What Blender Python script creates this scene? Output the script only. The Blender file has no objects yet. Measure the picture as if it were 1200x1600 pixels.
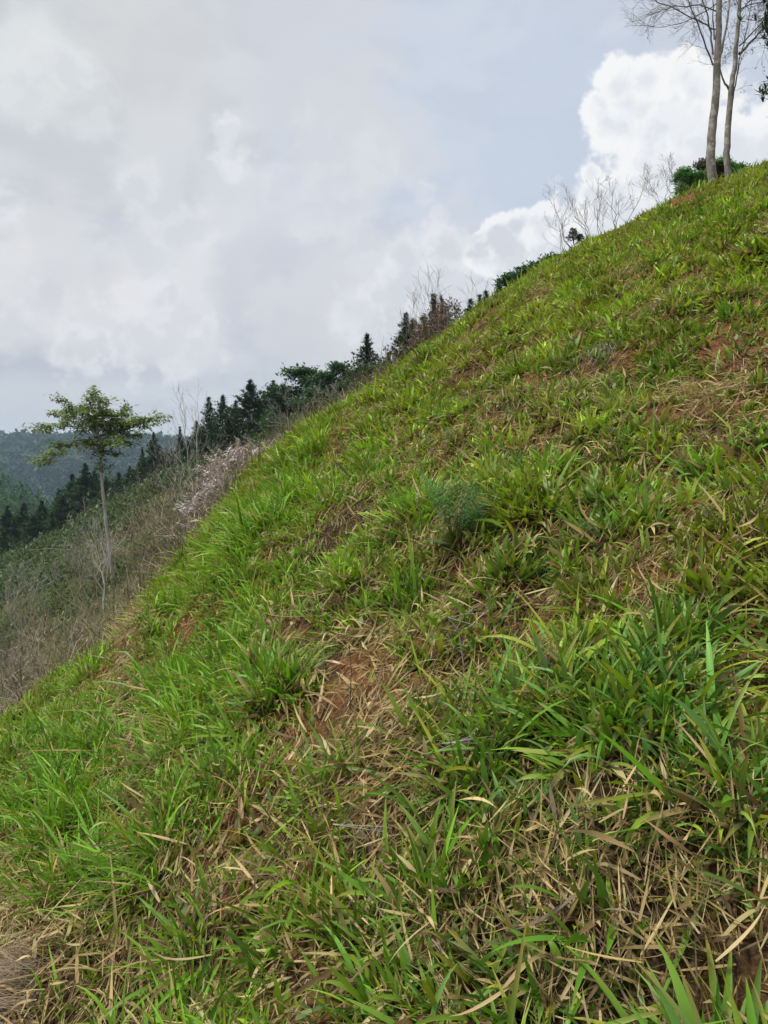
import bpy, math, random
import numpy as np
from mathutils import Vector

S = bpy.context.scene
R = math.radians
RNG = np.random.default_rng(7)
random.seed(11)

# ------------------------------------------------------------------ camera
PITCH = R(2.386)
F = 1200.0                       # focal length in photo pixels (1200 x 1600)
cam = bpy.data.cameras.new("camera")
cam.sensor_width = 36.0
cam.lens = 36.0 * F / 1600.0
cam.clip_start = 0.05
cam.clip_end = 12000
co = bpy.data.objects.new("camera", cam)
S.collection.objects.link(co)
co.location = (0, 0, 0)
co.rotation_euler = (R(90) - PITCH, 0, 0)
S.camera = co

# ------------------------------------------------------------------ light
SUN_EL, SUN_AZ = R(66), R(262)   # azimuth clockwise from +Y (the view direction): high, from the left
EXPOSURE = 1.27
sd = bpy.data.lights.new("sun", 'SUN')
sd.energy = 1.5
sd.angle = R(10)
sd.color = (1.0, 0.95, 0.86)
so = bpy.data.objects.new("sun", sd)
S.collection.objects.link(so)
sv = Vector((math.sin(SUN_AZ) * math.cos(SUN_EL), math.cos(SUN_AZ) * math.cos(SUN_EL), math.sin(SUN_EL)))
so.rotation_euler = sv.to_track_quat('Z', 'Y').to_euler()
S.view_settings.view_transform = 'Standard'
S.view_settings.look = 'None'
S.view_settings.exposure = EXPOSURE
S.view_settings.gamma = 1.0
S.render.film_transparent = False
S.cycles.max_bounces = 6
S.cycles.diffuse_bounces = 3
S.cycles.glossy_bounces = 2
S.cycles.transmission_bounces = 3
S.cycles.transparent_max_bounces = 4
S.cycles.volume_bounces = 1
S.cycles.use_denoising = True

def pix_dir(px, py):
    cx = (px - 600.0) / F
    cz = (800.0 - py) / F
    c, s = math.cos(PITCH), math.sin(PITCH)
    y = c + cz * s
    z = cz * c - s
    return np.array([cx / y, 1.0, z / y])        # scaled to y = 1

# ---- node helpers
class NT:
    def __init__(self, tree):
        self.t = tree
        tree.nodes.clear()
    def n(self, typ, **kw):
        nd = self.t.nodes.new(typ)
        for k, v in kw.items():
            setattr(nd, k, v)
        return nd
    def link(self, a, b):
        self.t.links.new(a, b)
    def put(self, sock, v):
        if hasattr(v, 'is_output') or isinstance(v, bpy.types.NodeSocket):
            self.t.links.new(v, sock)
        else:
            sock.default_value = v
    def math(self, op, a, b=0.0, c=0.0, clamp=False):
        m = self.n('ShaderNodeMath', operation=op, use_clamp=clamp)
        self.put(m.inputs[0], a); self.put(m.inputs[1], b)
        if op in ('MULTIPLY_ADD', 'SMOOTH_MAX', 'SMOOTH_MIN', 'COMPARE'):
            self.put(m.inputs[2], c)
        return m.outputs[0]
    def vmath(self, op, a, b=(0, 0, 0), s=None):
        m = self.n('ShaderNodeVectorMath', operation=op)
        self.put(m.inputs[0], a)
        if op != 'LENGTH' and op != 'NORMALIZE':
            if op == 'SCALE':
                self.put(m.inputs[3], s)
            else:
                self.put(m.inputs[1], b)
        return m.outputs[1] if op in ('LENGTH', 'DISTANCE', 'DOT_PRODUCT') else m.outputs[0]
    def noise(self, vec, scale, detail=4, rough=0.55, dist=0.0):
        n = self.n('ShaderNodeTexNoise')
        n.noise_dimensions = '3D'
        self.put(n.inputs['Vector'], vec)
        n.inputs['Scale'].default_value = scale
        n.inputs['Detail'].default_value = detail
        n.inputs['Roughness'].default_value = rough
        n.inputs['Distortion'].default_value = dist
        return n.outputs[0]
    def ramp(self, v, lo, hi, a=0.0, b=1.0, smooth=True):
        m = self.n('ShaderNodeMapRange', interpolation_type='SMOOTHSTEP' if smooth else 'LINEAR')
        self.put(m.inputs[0], v)
        m.inputs[1].default_value = lo; m.inputs[2].default_value = hi
        m.inputs[3].default_value = a; m.inputs[4].default_value = b
        return m.outputs[0]
    def mix(self, f, a, b):
        m = self.n('ShaderNodeMix', data_type='RGBA')
        self.put(m.inputs[0], f)
        for s, v in ((m.inputs[6], a), (m.inputs[7], b)):
            if isinstance(v, tuple) and len(v) == 3:
                v = (*v, 1)
            self.put(s, v)
        return m.outputs[2]

def lin(r, g, b):
    f = lambda c: (c / 255 / 12.92) if c / 255 <= 0.04045 else ((c / 255 + 0.055) / 1.055) ** 2.4
    return (f(r), f(g), f(b))

# ---- world: Nishita sky under broken grey cloud with bright cumulus heads
W = bpy.data.worlds.new("World")
S.world = W
W.use_nodes = True
t = NT(W.node_tree)
WS = 0.1
def skyc(r, g, b):               # cloud radiance that displays as this colour, before strength and exposure
    k = 1.0 / (2 ** EXPOSURE * WS)
    return tuple(c * k for c in lin(r, g, b))
sky = t.n('ShaderNodeTexSky', sky_type='NISHITA', sun_disc=False)
sky.sun_elevation = SUN_EL
sky.sun_rotation = SUN_AZ
sky.dust_density = 2.5
tc = t.n('ShaderNodeTexCoord')
D = t.vmath('NORMALIZE', tc.outputs['Generated'])
def dvec(px, py):
    d = pix_dir(px, py); d = d / np.linalg.norm(d)
    return tuple(float(v) for v in d)
warp = t.noise(D, 3.0, 3, 0.5)
# stretched coordinates: cloud deck flattens toward the horizon
sq = t.vmath('MULTIPLY', D, (1.0, 1.0, 1.9))
def deck(vec):
    a = t.noise(vec, 2.6, 8, 0.52, 0.25)
    b = t.noise(t.vmath('ADD', vec, (4.1, 2.2, 7.7)), 6.5, 6, 0.5, 0.15)
    return t.math('ADD', t.math('MULTIPLY', a, 0.7), t.math('MULTIPLY', b, 0.3))
d0 = deck(sq)
d1 = deck(t.vmath('ADD', sq, (-0.03, -0.01, 0.07)))
relief = t.ramp(t.math('SUBTRACT', d0, d1), -0.035, 0.035, 0, 1)
thick = t.ramp(d0, 0.38, 0.62, 0, 1)
def blob(px, py, rad, soft=1.0):
    dd = t.vmath('DISTANCE', D, dvec(px, py))
    return t.math('SUBTRACT', 1.0, t.math('DIVIDE', dd, rad / F))
def union(bl, k=0.12):
    r = bl[0]
    for b in bl[1:]:
        r = t.math('SMOOTH_MAX', r, b, k)
    return r
# blue gaps: right-centre band
blue = union([blob(800, 150, 330), blob(620, 120, 260), blob(1190, 120, 160), blob(500, 110, 220), blob(760, 300, 200)])
bluem = t.math('MULTIPLY', t.ramp(t.math('ADD', blue, t.math('MULTIPLY', t.math('SUBTRACT', d0, 0.5), 2.2)), -0.15, 0.75), 0.8)
base = t.mix(thick, skyc(208, 212, 221), skyc(217, 219, 222))
base = t.mix(t.math('MULTIPLY', t.math('SUBTRACT', 1.0, relief), 0.36), base, skyc(194, 198, 208))
base = t.mix(t.math('MULTIPLY', t.ramp(t.math('SUBTRACT', relief, 0.3), 0.2, 0.7), 0.5), base, skyc(233, 234, 237))
brk = t.noise(t.vmath('ADD', sq, (9.0, 3.0, 1.0)), 4.2, 9, 0.56, 0.3)
brk1 = t.noise(t.vmath('ADD', sq, (8.988, 2.99, 1.035)), 4.2, 9, 0.56, 0.3)
brel = t.ramp(t.math('SUBTRACT', brk, brk1), -0.05, 0.05, 0, 1)
base = t.mix(t.math('MULTIPLY', t.ramp(brk, 0.44, 0.56), t.math('MULTIPLY', brel, 0.9)), base, skyc(238, 238, 240))
base = t.mix(t.math('MULTIPLY', t.ramp(brk, 0.56, 0.38), 0.45), base, skyc(198, 202, 213))
vn = t.math('MULTIPLY', t.math('SUBTRACT', t.noise(D, 7.0, 7, 0.6), 0.5), 1.6)
vf = t.math('MULTIPLY', t.math('SUBTRACT', t.noise(t.vmath('ADD', D, (3.0, 1.0, 2.0)), 17.0, 6, 0.58), 0.5), 1.3)
bluesky = t.mix(0.95, sky.outputs[0], skyc(201, 210, 225))
base = t.mix(bluem, base, bluesky)
def patch(px, py, rad, col, amt, nz=1.3, lo=0.0, hi=0.38, fine=0.8):
    global base
    m = t.math('ADD', blob(px, py, rad), t.math('MULTIPLY', vn, nz))
    if fine: m = t.math('ADD', m, t.math('MULTIPLY', vf, fine))
    base = t.mix(t.math('MULTIPLY', t.ramp(m, lo, hi), amt), base, col)
patch(100, 40, 260, skyc(206, 210, 212), 0.7)
patch(350, 60, 240, skyc(214, 215, 217), 0.5)
patch(60, 110, 80, skyc(228, 231, 232), 0.75, 1.0, 0, .5, .5)
patch(180, 330, 150, skyc(205, 209, 217), 0.5, 0.6)
patch(240, 500, 130, skyc(229, 228, 231), 0.85, 0.9, 0.0, 0.6, 0.6)
patch(330, 400, 120, skyc(228, 228, 231), 0.6, 1.2, 0, .6, .8)
patch(260, 240, 100, skyc(224, 226, 229), 0.6, 1.2, 0, .6, .8)
patch(80, 500, 170, skyc(222, 221, 223), 0.6)
patch(430, 470, 120, skyc(199, 202, 213), 0.55, 0.6)
patch(620, 480, 200, skyc(222, 222, 227), 0.6)
patch(500, 520, 120, skyc(219, 218, 222), 0.6)
patch(560, 230, 120, skyc(217, 219, 224), 0.5)
patch(450, 330, 130, skyc(214, 217, 225), 0.5)
patch(880, 215, 150, skyc(197, 208, 226), 0.5)
band = t.n('ShaderNodeSeparateXYZ'); t.link(D, band.inputs[0])
bz = t.math('ADD', band.outputs[2], t.math('MULTIPLY', vn, 0.035))
low = t.math('MULTIPLY', t.ramp(bz, 0.19, 0.11), t.ramp(bz, -0.15, 0.02))
leftness = t.ramp(band.outputs[0], -0.02, -0.22)
base = t.mix(t.math('MULTIPLY', t.math('MULTIPLY', low, leftness), 0.7), base, skyc(199, 203, 212))
low2 = t.math('MULTIPLY', t.ramp(bz, 0.165, 0.14), t.ramp(bz, 0.105, 0.135))
base = t.mix(t.math('MULTIPLY', t.math('MULTIPLY', low2, t.ramp(band.outputs[0], -0.15, -0.4)), 0.6), base, skyc(180, 185, 200))
ns0 = t.noise(D, 22, 6, 0.5)
nsS = t.noise(t.vmath('ADD', D, (-0.012, 0, 0.016)), 22, 6, 0.5)
vg = t.math('MULTIPLY', t.math('SUBTRACT', t.noise(t.vmath('ADD', D, (1.0, 5.0, 2.0)), 48.0, 6, 0.6), 0.5), 1.0)
nrel = t.ramp(t.math('SUBTRACT', ns0, nsS), -0.09, 0.09, -0.5, 0.5)
def cumulus(blobs, namp, lit, shade, edge, amt=1.0, rel=0.7, ztop=0.5, zbot=0.3, finew=0.5):
    """white heads: union of lobes broken up by noise, greyer toward the base"""
    global base
    u = union(blobs, 0.08)
    f = t.math('ADD', u, t.math('MULTIPLY', t.math('ADD', t.math('SUBTRACT', ns0, 0.5), t.math('ADD', vg, t.math('MULTIPLY', vf, finew))), namp))
    m = t.ramp(f, 0.0, edge)
    h = t.ramp(t.math('ADD', band.outputs[2], t.math('MULTIPLY', vn, 0.06)), zbot, ztop, 0, 1)
    sh = t.math('ADD', t.math('MULTIPLY', nrel, rel), t.math('ADD', t.math('MULTIPLY', h, 0.45), t.ramp(f, 0.9, 0.1, 0.0, 0.55)))
    col = t.mix(t.ramp(sh, 0.05, 0.8), shade, lit)
    base = t.mix(t.math('MULTIPLY', m, amt), base, col)
cumulus([blob(700, 400, 60), blob(645, 445, 70), blob(560, 480, 60), blob(630, 400, 40)], 0.9, skyc(236, 236, 240), skyc(217, 219, 226), 0.45, 0.8, .5, .33, .2)
cumulus([blob(780, 368, 36), blob(808, 352, 26), blob(848, 355, 36), blob(750, 390, 34), blob(800, 400, 50), blob(855, 400, 50)], 1.0, skyc(247, 247, 249), skyc(214, 217, 225), 0.25, 0.95, .5, .36, .27)
cumulus([blob(205, 465, 45), blob(250, 490, 60), blob(310, 505, 50), blob(200, 520, 70), blob(290, 545, 70), blob(130, 540, 60)], 1.5, skyc(236, 235, 238), skyc(220, 220, 225), 0.55, 0.8, .6, .3, .1)
cumulus([blob(60, 100, 45), blob(110, 120, 40), blob(150, 170, 50), blob(30, 150, 40)], 1.7, skyc(232, 234, 236), skyc(216, 219, 223), 0.8, 0.65, .6, .6, .3)
cumulus([blob(250, 330, 40), blob(280, 370, 45), blob(240, 400, 45), blob(220, 280, 35)], 1.8, skyc(232, 233, 236), skyc(214, 217, 224), 0.8, 0.65, .6, .5, .2)
cumulus([blob(500, 250, 60), blob(570, 240, 60), blob(440, 300, 50), blob(540, 330, 60)], 1.8, skyc(228, 229, 234), skyc(213, 216, 224), 0.9, 0.5, .6, .5, .2)
cumulus([blob(30, 450, 50), blob(80, 470, 55), blob(10, 510, 60)], 1.6, skyc(230, 229, 231), skyc(212, 213, 219), 0.8, 0.6, .6, .4, .1)
cumulus([blob(355, 218, 34), blob(380, 235, 30), blob(350, 245, 26), blob(365, 262, 20)], 1.6, skyc(242, 243, 246), skyc(224, 227, 233), 0.9, 0.9, .5, .5, .3)
cumulus([blob(660, 300, 22), blob(640, 285, 14), blob(690, 335, 20)], 1.3, skyc(230, 232, 238), skyc(218, 222, 230), 0.7, 0.7)
cumulus([blob(968, 130, 38), blob(1015, 128, 44), blob(1065, 116, 36), blob(1085, 140, 40), blob(933, 168, 27), blob(955, 190, 34), blob(985, 180, 60), blob(1050, 190, 85),
         blob(1110, 225, 70), blob(1160, 240, 60), blob(1200, 235, 45), blob(1260, 270, 90), blob(1070, 290, 110), blob(960, 320, 55), blob(925, 272, 16), blob(925, 305, 24), blob(1000, 380, 130), blob(1150, 380, 200)],
        1.0, skyc(249, 249, 250), skyc(226, 229, 236), 0.30, 1.0, .32, .46, .25)
# sky toward the sun brightened out of view, added to light the grass
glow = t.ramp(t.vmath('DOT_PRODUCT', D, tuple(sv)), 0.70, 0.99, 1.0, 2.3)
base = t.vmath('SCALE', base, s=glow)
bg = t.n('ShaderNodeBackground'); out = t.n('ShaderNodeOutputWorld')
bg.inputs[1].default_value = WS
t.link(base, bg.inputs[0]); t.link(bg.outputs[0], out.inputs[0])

# ------------------------------------------------------------------ terrain
def _hash(ix, iy, seed):
    h = (ix.astype(np.int64) * 374761393 + iy.astype(np.int64) * 668265263 + seed * 974634777) & 0x7fffffff
    h = ((h ^ (h >> 13)) * 1274126177) & 0x7fffffff
    return ((h ^ (h >> 16)) & 0xffff) / 65535.0
def vnoise(x, y, seed=0):
    x = np.asarray(x, float); y = np.asarray(y, float)
    ix, iy = np.floor(x), np.floor(y)
    fx, fy = x - ix, y - iy
    fx = fx * fx * (3 - 2 * fx); fy = fy * fy * (3 - 2 * fy)
    a, b = _hash(ix, iy, seed), _hash(ix + 1, iy, seed)
    c, d = _hash(ix, iy + 1, seed), _hash(ix + 1, iy + 1, seed)
    return (a + (b - a) * fx) * (1 - fy) + (c + (d - c) * fx) * fy
def fbm(x, y, o=4, seed=0):
    r, a, n = 0.0, 0.5, 0.0
    for k in range(o):
        r = r + a * vnoise(x, y, seed + k * 17); n += a
        x, y, a = x * 2.03 + 11.3, y * 2.03 - 5.7, a * 0.5
    return r / n

CELL = 0.29
def tuss(x, y):
    """nearest tussock centre: closeness 0..1, offset direction from it, cell number"""
    x = np.asarray(x, float); y = np.asarray(y, float)
    ix, iy = np.floor(x / CELL), np.floor(y / CELL)
    best = np.full(x.shape, 9.0); bx = x * 0; by = x * 0; hid = x * 0; rad = x * 0 + 1
    for dx in (-1, 0, 1):
        for dy in (-1, 0, 1):
            jx, jy = ix + dx, iy + dy
            cx = (jx + .1 + .8 * _hash(jx, jy, 901)) * CELL; cy = (jy + .1 + .8 * _hash(jx, jy, 902)) * CELL
            r = CELL * (.40 + .55 * _hash(jx, jy, 903)); d = np.hypot(x - cx, y - cy) / r
            m = d < best
            best = np.where(m, d, best); bx = np.where(m, (x - cx) / r, bx); by = np.where(m, (y - cy) / r, by)
            hid = np.where(m, _hash(jx, jy, 904), hid); rad = np.where(m, r, rad)
    return np.clip(1 - best, 0, 1), bx, by, hid
H = 1.45
_T = [(-250, 1370), (0, 1160), (100, 1078), (200, 990), (260, 915), (350, 806), (430, 712), (520, 655), (600, 602), (700, 531), (760, 490), (830, 436),
      (900, 395), (1000, 354), (1060, 317), (1110, 298), (1150, 283), (1200, 264), (1450, 195)]
_dirs = [pix_dir(*p) for p in _T]
_Tu = np.array([d[0] for d in _dirs]); _Tv = np.array([d[2] for d in _dirs])
_ug = np.linspace(-6, 6, 2401)
_tg = np.interp(_ug, _Tu, _Tv)
_tg = np.where(_ug < _Tu[0], _Tv[0] + (_ug - _Tu[0]) * 0.75, _tg)
_tg = np.where(_ug > _Tu[-1], _Tv[-1] + (_ug - _Tu[-1]) * 0.42, _tg)
_k = np.exp(-0.5 * (np.arange(-20, 21) * 0.005 / 0.028) ** 2); _k /= _k.sum()
_tg = np.convolve(np.pad(_tg, 20, mode='edge'), _k, 'valid')
def Tu(u): return np.interp(u, _ug, _tg)
def Ru(u): return np.interp(u, [-.9, -.5, -.3, -.05, .2, .5, .8], [6, 7, 9.5, 14, 18, 21, 22])
def T2(u):
    v = np.interp(u, [-.8, -.5, -.42, -.35, -.29, -.2, -.13, -.05, .02, .3], [-.17, -.105, -.08, -.035, -.005, .03, .055, .10, .125, .27])
    return np.where(u > 0.05, np.minimum(v, Tu(u) - 0.055), v)
def D2(u): return np.interp(u, [-.8, -.45, -.3, -.1, .5], [95, 90, 72, 58, 50])
def K2(u): return np.interp(u, [-.5, -.35, -.2, 0, .5], [3.1, 2.6, 2.6, 2.6, 2.6])
MU = 1.0
def Z(x, y, bumps=True):
    x = np.asarray(x, float); y = np.asarray(y, float)
    ye = np.maximum(y, 0.35 * np.hypot(x, y)); ye = np.maximum(ye, 0.05)
    u = np.clip(x / ye, -2.6, 2.6)
    Rr = Ru(u)
    r2 = ye * ye
    front = y * 0 + 1
    s = Tu(u) + 2 * H / Rr
    yl = np.where(y > 0.35 * np.hypot(x, y), y, ye)
    main = -H + s * np.minimum(yl, 60) - (H / Rr ** 2) * np.minimum(r2, 3600) - 0.6 * np.maximum(yl - 60, 0)
    # dip behind the near shoulder on the right
    main = main - 0.55 * np.exp(-((ye - 14.0) / 2.3) ** 2) * np.clip((u - .1) / .2, 0, 1)
    D = D2(u); K = K2(u)
    yy = np.minimum(ye, D * 1.12)
    far = -K + yy * (T2(u) + K / D)
    beyond = np.maximum(ye - D * 1.12, 0)
    far = far - 0.30 * beyond - 0.0005 * beyond ** 2
    mx = np.maximum(main, far); k = 0.22
    z = mx + k * np.log1p(np.exp(-np.abs(main - far) / k))
    if bumps:
        dd = np.hypot(x, y)
        g = np.clip(1.0 - (dd - 25) / 40, 0.25, 1)
        tz = fbm(x * 0.42 + 3.1, y * 0.42 + 1.7, 3, 5) - 0.5
        # contour-following cattle steps, then tussock lumps
        lv = z * 1.35 + 1.1 * (vnoise(x * 0.5, y * 0.5, 40) - 0.5) + 0.35 * vnoise(x * 1.7, y * 1.7, 41)
        st = (lv - np.floor(lv)); st = np.where(st < 0.75, st / 0.75, (1 - st) / 0.25)
        bm = 0.26 * tz + 0.15 * (st - 0.5) * np.clip((dd-1) / 3.5, 0, 1) + 0.13 * (vnoise(x * 1.9, y * 1.9, 60) - 0.5) + 0.055 * (vnoise(x * 5.3, y * 5.3, 61) - 0.5)
        z = z + bm * g * np.clip(dd / 1.6, 0.15, 1)
        w_ = tuss(x, y)[0]
        z = z + .07 * np.sqrt(w_) * np.clip((42 - dd) / 10, 0, 1) * np.clip(dd / 1.5, .3, 1)
        # brush ground is lumpier
        bz = np.clip((far - main) * 1.5, 0, 1) * np.clip((120 - dd) / 60, 0, 1)
        z = z + bz * (1.9 * (fbm(x * 0.16, y * 0.16, 3, 90) - 0.5) * np.clip((dd - 12) / 20, 0, 1) )
    return z
def isbrush(x, y):
    """> 0 beyond the shoulder of the grass slope"""
    ye = np.maximum(y, 0.05); u = np.clip(x / ye, -2.6, 2.6)
    return ye / Ru(u) - 1.0
def ground_at(px, py, y0=0.8, y1=140.0):
    d = pix_dir(px, py)
    ys = y0 * (y1 / y0) ** np.linspace(0, 1, 1400)
    g = Z(d[0] * ys, ys)
    hit = np.where(d[2] * ys < g)[0]
    i = hit[0] if len(hit) else len(ys) - 1
    return np.array([d[0] * ys[i], ys[i], float(g[i])])
def at(px, py, y):
    d = pix_dir(px, py); return d * y
def stand(px, y):
    """point of the ground under the column px at distance y"""
    u = (px - 600) / F
    return np.array([u * y, y, float(Z(u * y, y))])

# far relief beyond the first ridge
def ZF(x, y):
    r = np.hypot(x, y); ye = np.maximum(y, 1.0); u = np.clip(x / ye, -3, 3)
    base = -46 + 6 * (fbm(x * 0.006, y * 0.006, 3, 9) - 0.5)
    # spur on the left, 200-330 m away
    m = np.interp(u, [-1.6, -.75, -.5, -.44, -.38, -.33, -.2], [46, 47, 43, 33, 15, 0, -20]) + 5 * (fbm(x * .02, y * .02, 3, 31) - .5)
    spur = np.exp(-((y - 270) / 75.0) ** 2)
    z = base + np.maximum(m, 0) * spur
    # main range 800-1300 m
    top = np.interp(u, [-2, -.9, -.5, -.4, -.33, -.25, 0, .6, 2], [52, 51, 50, 51, 50, 46, 60, 80, 70])
    top = top + 5 * (fbm(x * .008 + 5, y * .008, 4, 77) - .5)
    rng = np.clip((y - 520) / 520.0, 0, 1); rng = rng * rng * (3 - 2 * rng)
    foot = 10 * (fbm(x * .01, y * .01, 3, 12) - .5) * np.clip((y - 450) / 200, 0, 1)
    z = z + (top + 46) * rng + foot
    z = np.where(y > 1060, z - (y - 1060) * 0.06, z)
    return z

def new_mesh(name, verts, faces4=None, faces3=None, cols=None, mat=None, smooth=True, parent=None, link=True):
    me = bpy.data.meshes.new(name)
    n4 = 0 if faces4 is None else len(faces4); n3 = 0 if faces3 is None else len(faces3)
    me.vertices.add(len(verts)); me.vertices.foreach_set('co', np.asarray(verts, np.float32).ravel())
    idx = []
    if n4: idx.append(np.asarray(faces4, np.int32).ravel())
    if n3: idx.append(np.asarray(faces3, np.int32).ravel())
    idx = np.concatenate(idx)
    me.loops.add(len(idx)); me.loops.foreach_set('vertex_index', idx)
    me.polygons.add(n4 + n3)
    st = np.concatenate([np.arange(n4) * 4, n4 * 4 + np.arange(n3) * 3]).astype(np.int32)
    me.polygons.foreach_set('loop_start', st)
    me.polygons.foreach_set('use_smooth', np.full(n4 + n3, smooth))
    me.update(calc_edges=True)
    if cols is not None:
        a = me.color_attributes.new('col', 'FLOAT_COLOR', 'POINT')
        c = np.ones((len(verts), 4), np.float32); c[:, :3] = cols
        a.data.foreach_set('color', c.ravel())
    if mat: me.materials.append(mat)
    o = bpy.data.objects.new(name, me)
    if link: S.collection.objects.link(o)
    if parent: o.parent = parent
    return o
def tag(o, label=None, cat=None, group=None, kind=None):
    if label: o['label'] = label
    if cat: o['category'] = cat
    if group: o['group'] = group
    if kind: o['kind'] = kind
    return o
def empty(name, loc):
    o = bpy.data.objects.new(name, None); o.empty_display_size = 0.2
    S.collection.objects.link(o); o.location = loc
    return o

# ------------------------------------------------------------------ materials
def leaf_mat(name, transl=0.35, rough=0.5, spec=0.3, tint=(1, 1, 1), var=0.0):
    m = bpy.data.materials.new(name); m.use_nodes = True
    t = NT(m.node_tree)
    at_ = t.n('ShaderNodeAttribute', attribute_name='col')
    c = at_.outputs[0]
    if var:
        g = t.n('ShaderNodeNewGeometry')
        nz = t.noise(g.outputs['Position'], 9.0, 2, 0.5)
        c = t.mix(t.math('MULTIPLY', t.ramp(nz, 0.35, 0.65), var), c, t.mix(0.5, c, (0.25, 0.2, 0.06)))
    if tint != (1, 1, 1):
        mm = t.n('ShaderNodeMix', data_type='RGBA', blend_type='MULTIPLY'); mm.inputs[0].default_value = 1
        t.link(c, mm.inputs[6]); mm.inputs[7].default_value = (*tint, 1); c = mm.outputs[2]
    p = t.n('ShaderNodeBsdfPrincipled')
    t.put(p.inputs['Base Color'], c)
    p.inputs['Roughness'].default_value = rough
    p.inputs['Specular IOR Level'].default_value = spec
    tr = t.n('ShaderNodeBsdfTranslucent')
    hs = t.n('ShaderNodeHueSaturation'); hs.inputs['Saturation'].default_value = 1.05; hs.inputs['Value'].default_value = 1.35
    t.link(c, hs.inputs['Color']); t.link(hs.outputs[0], tr.inputs[0])
    mx = t.n('ShaderNodeMixShader'); mx.inputs[0].default_value = transl
    t.link(p.outputs[0], mx.inputs[1]); t.link(tr.outputs[0], mx.inputs[2])
    o = t.n('ShaderNodeOutputMaterial'); t.link(mx.outputs[0], o.inputs[0])
    return m
M_grass = leaf_mat('grass_blade', 0.27, 0.45, 0.28, var=0.2)
M_dry = leaf_mat('dry_blade', 0.25, 0.6, 0.2)
M_needle = leaf_mat('needle', 0.15, 0.6, 0.2)
M_leaf = leaf_mat('broad_leaf', 0.35, 0.5, 0.3)
M_twig = leaf_mat('twig', 0.05, 0.8, 0.1)

def bark_mat(name, c1, c2, sc=6.0, stretch=0.25, pale=None):
    m = bpy.data.materials.new(name); m.use_nodes = True
    t = NT(m.node_tree)
    g = t.n('ShaderNodeNewGeometry')
    v = t.vmath('MULTIPLY', g.outputs['Position'], (1, 1, stretch))
    n1 = t.noise(v, sc, 5, 0.65)
    c = t.mix(t.ramp(n1, 0.35, 0.65), c1, c2)
    if pale:
        n2 = t.noise(g.outputs['Position'], sc * 0.9, 4, 0.6)
        c = t.mix(t.ramp(n2, 0.52, 0.62), c, pale)
    p = t.n('ShaderNodeBsdfPrincipled'); p.inputs['Roughness'].default_value = 0.85
    t.put(p.inputs['Base Color'], c)
    b = t.n('ShaderNodeBump'); b.inputs['Strength'].default_value = 0.5; b.inputs['Distance'].default_value = 0.02
    t.link(n1, b.inputs['Height']); t.link(b.outputs[0], p.inputs['Normal'])
    o = t.n('ShaderNodeOutputMaterial'); t.link(p.outputs[0], o.inputs[0])
    return m
B_grey = bark_mat('pale_grey_bark', (0.14, 0.125, 0.105), (0.27, 0.25, 0.215), 7, 0.5, (0.36, 0.35, 0.31))
B_dark = bark_mat('grey_bark', (0.07, 0.06, 0.05), (0.17, 0.155, 0.135), 9, 0.4)
B_dead = bark_mat('dead_wood', (0.22, 0.2, 0.175), (0.38, 0.355, 0.32), 9, 0.3)
B_white = bark_mat('weathered_wood', (.30, .28, .25), (.5, .48, .44), 9, .3)
B_pine = bark_mat('pine_bark', (0.07, 0.052, 0.04), (0.15, 0.115, 0.09), 8, 0.3)

def ground_mat():
    m = bpy.data.materials.new('slope_soil'); m.use_nodes = True
    t = NT(m.node_tree)
    g = t.n('ShaderNodeNewGeometry'); P = g.outputs['Position']
    at_ = t.n('ShaderNodeAttribute', attribute_name='col')
    n1 = t.noise(P, 1.3, 5, 0.6); n2 = t.noise(P, 14, 6, 0.7); n3 = t.noise(P, 70, 4, 0.7)
    soil = t.mix(t.ramp(n2, 0.35, 0.65), (0.07, 0.028, 0.012), (0.20, 0.082, 0.034))
    soil = t.mix(t.ramp(n3, 0.5, 0.7), soil, (0.22, 0.15, 0.075))
    litter = t.mix(t.ramp(n3, 0.4, 0.65), (0.022, 0.014, 0.008), (0.09, 0.062, 0.03))
    c = t.mix(t.ramp(n1, 0.40, 0.6), litter, soil)
    c2 = t.mix(t.ramp(n3, 0.3, 0.7), (0.03, 0.045, 0.012), (0.09, 0.1, 0.035))
    c = t.mix(at_.outputs[0], c, c2)
    p = t.n('ShaderNodeBsdfPrincipled'); p.inputs['Roughness'].default_value = 0.95
    p.inputs['Specular IOR Level'].default_value = 0.1
    t.put(p.inputs['Base Color'], c)
    b = t.n('ShaderNodeBump'); b.inputs['Strength'].default_value = 0.8; b.inputs['Distance'].default_value = 0.03
    t.link(n2, b.inputs['Height']); t.link(b.outputs[0], p.inputs['Normal'])
    o = t.n('ShaderNodeOutputMaterial'); t.link(p.outputs[0], o.inputs[0])
    return m
def hill_mat():
    m = bpy.data.materials.new('wooded_hill'); m.use_nodes = True
    t = NT(m.node_tree)
    g = t.n('ShaderNodeNewGeometry'); P = g.outputs['Position']
    n1 = t.noise(P, 0.012, 4, 0.6); n2 = t.noise(P, 0.22, 6, 0.7)
    c = t.mix(t.ramp(n2, 0.35, 0.65), (0.018, 0.032, 0.013), (0.05, 0.085, 0.028))
    c = t.mix(t.math('MULTIPLY', t.ramp(n1, 0.56, 0.64), 0.8), c, (0.10, 0.16, 0.045))
    p = t.n('ShaderNodeBsdfPrincipled'); p.inputs['Roughness'].default_value = 1
    p.inputs['Specular IOR Level'].default_value = 0.0
    t.put(p.inputs['Base Color'], c)
    o = t.n('ShaderNodeOutputMaterial'); t.link(p.outputs[0], o.inputs[0])
    return m

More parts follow.
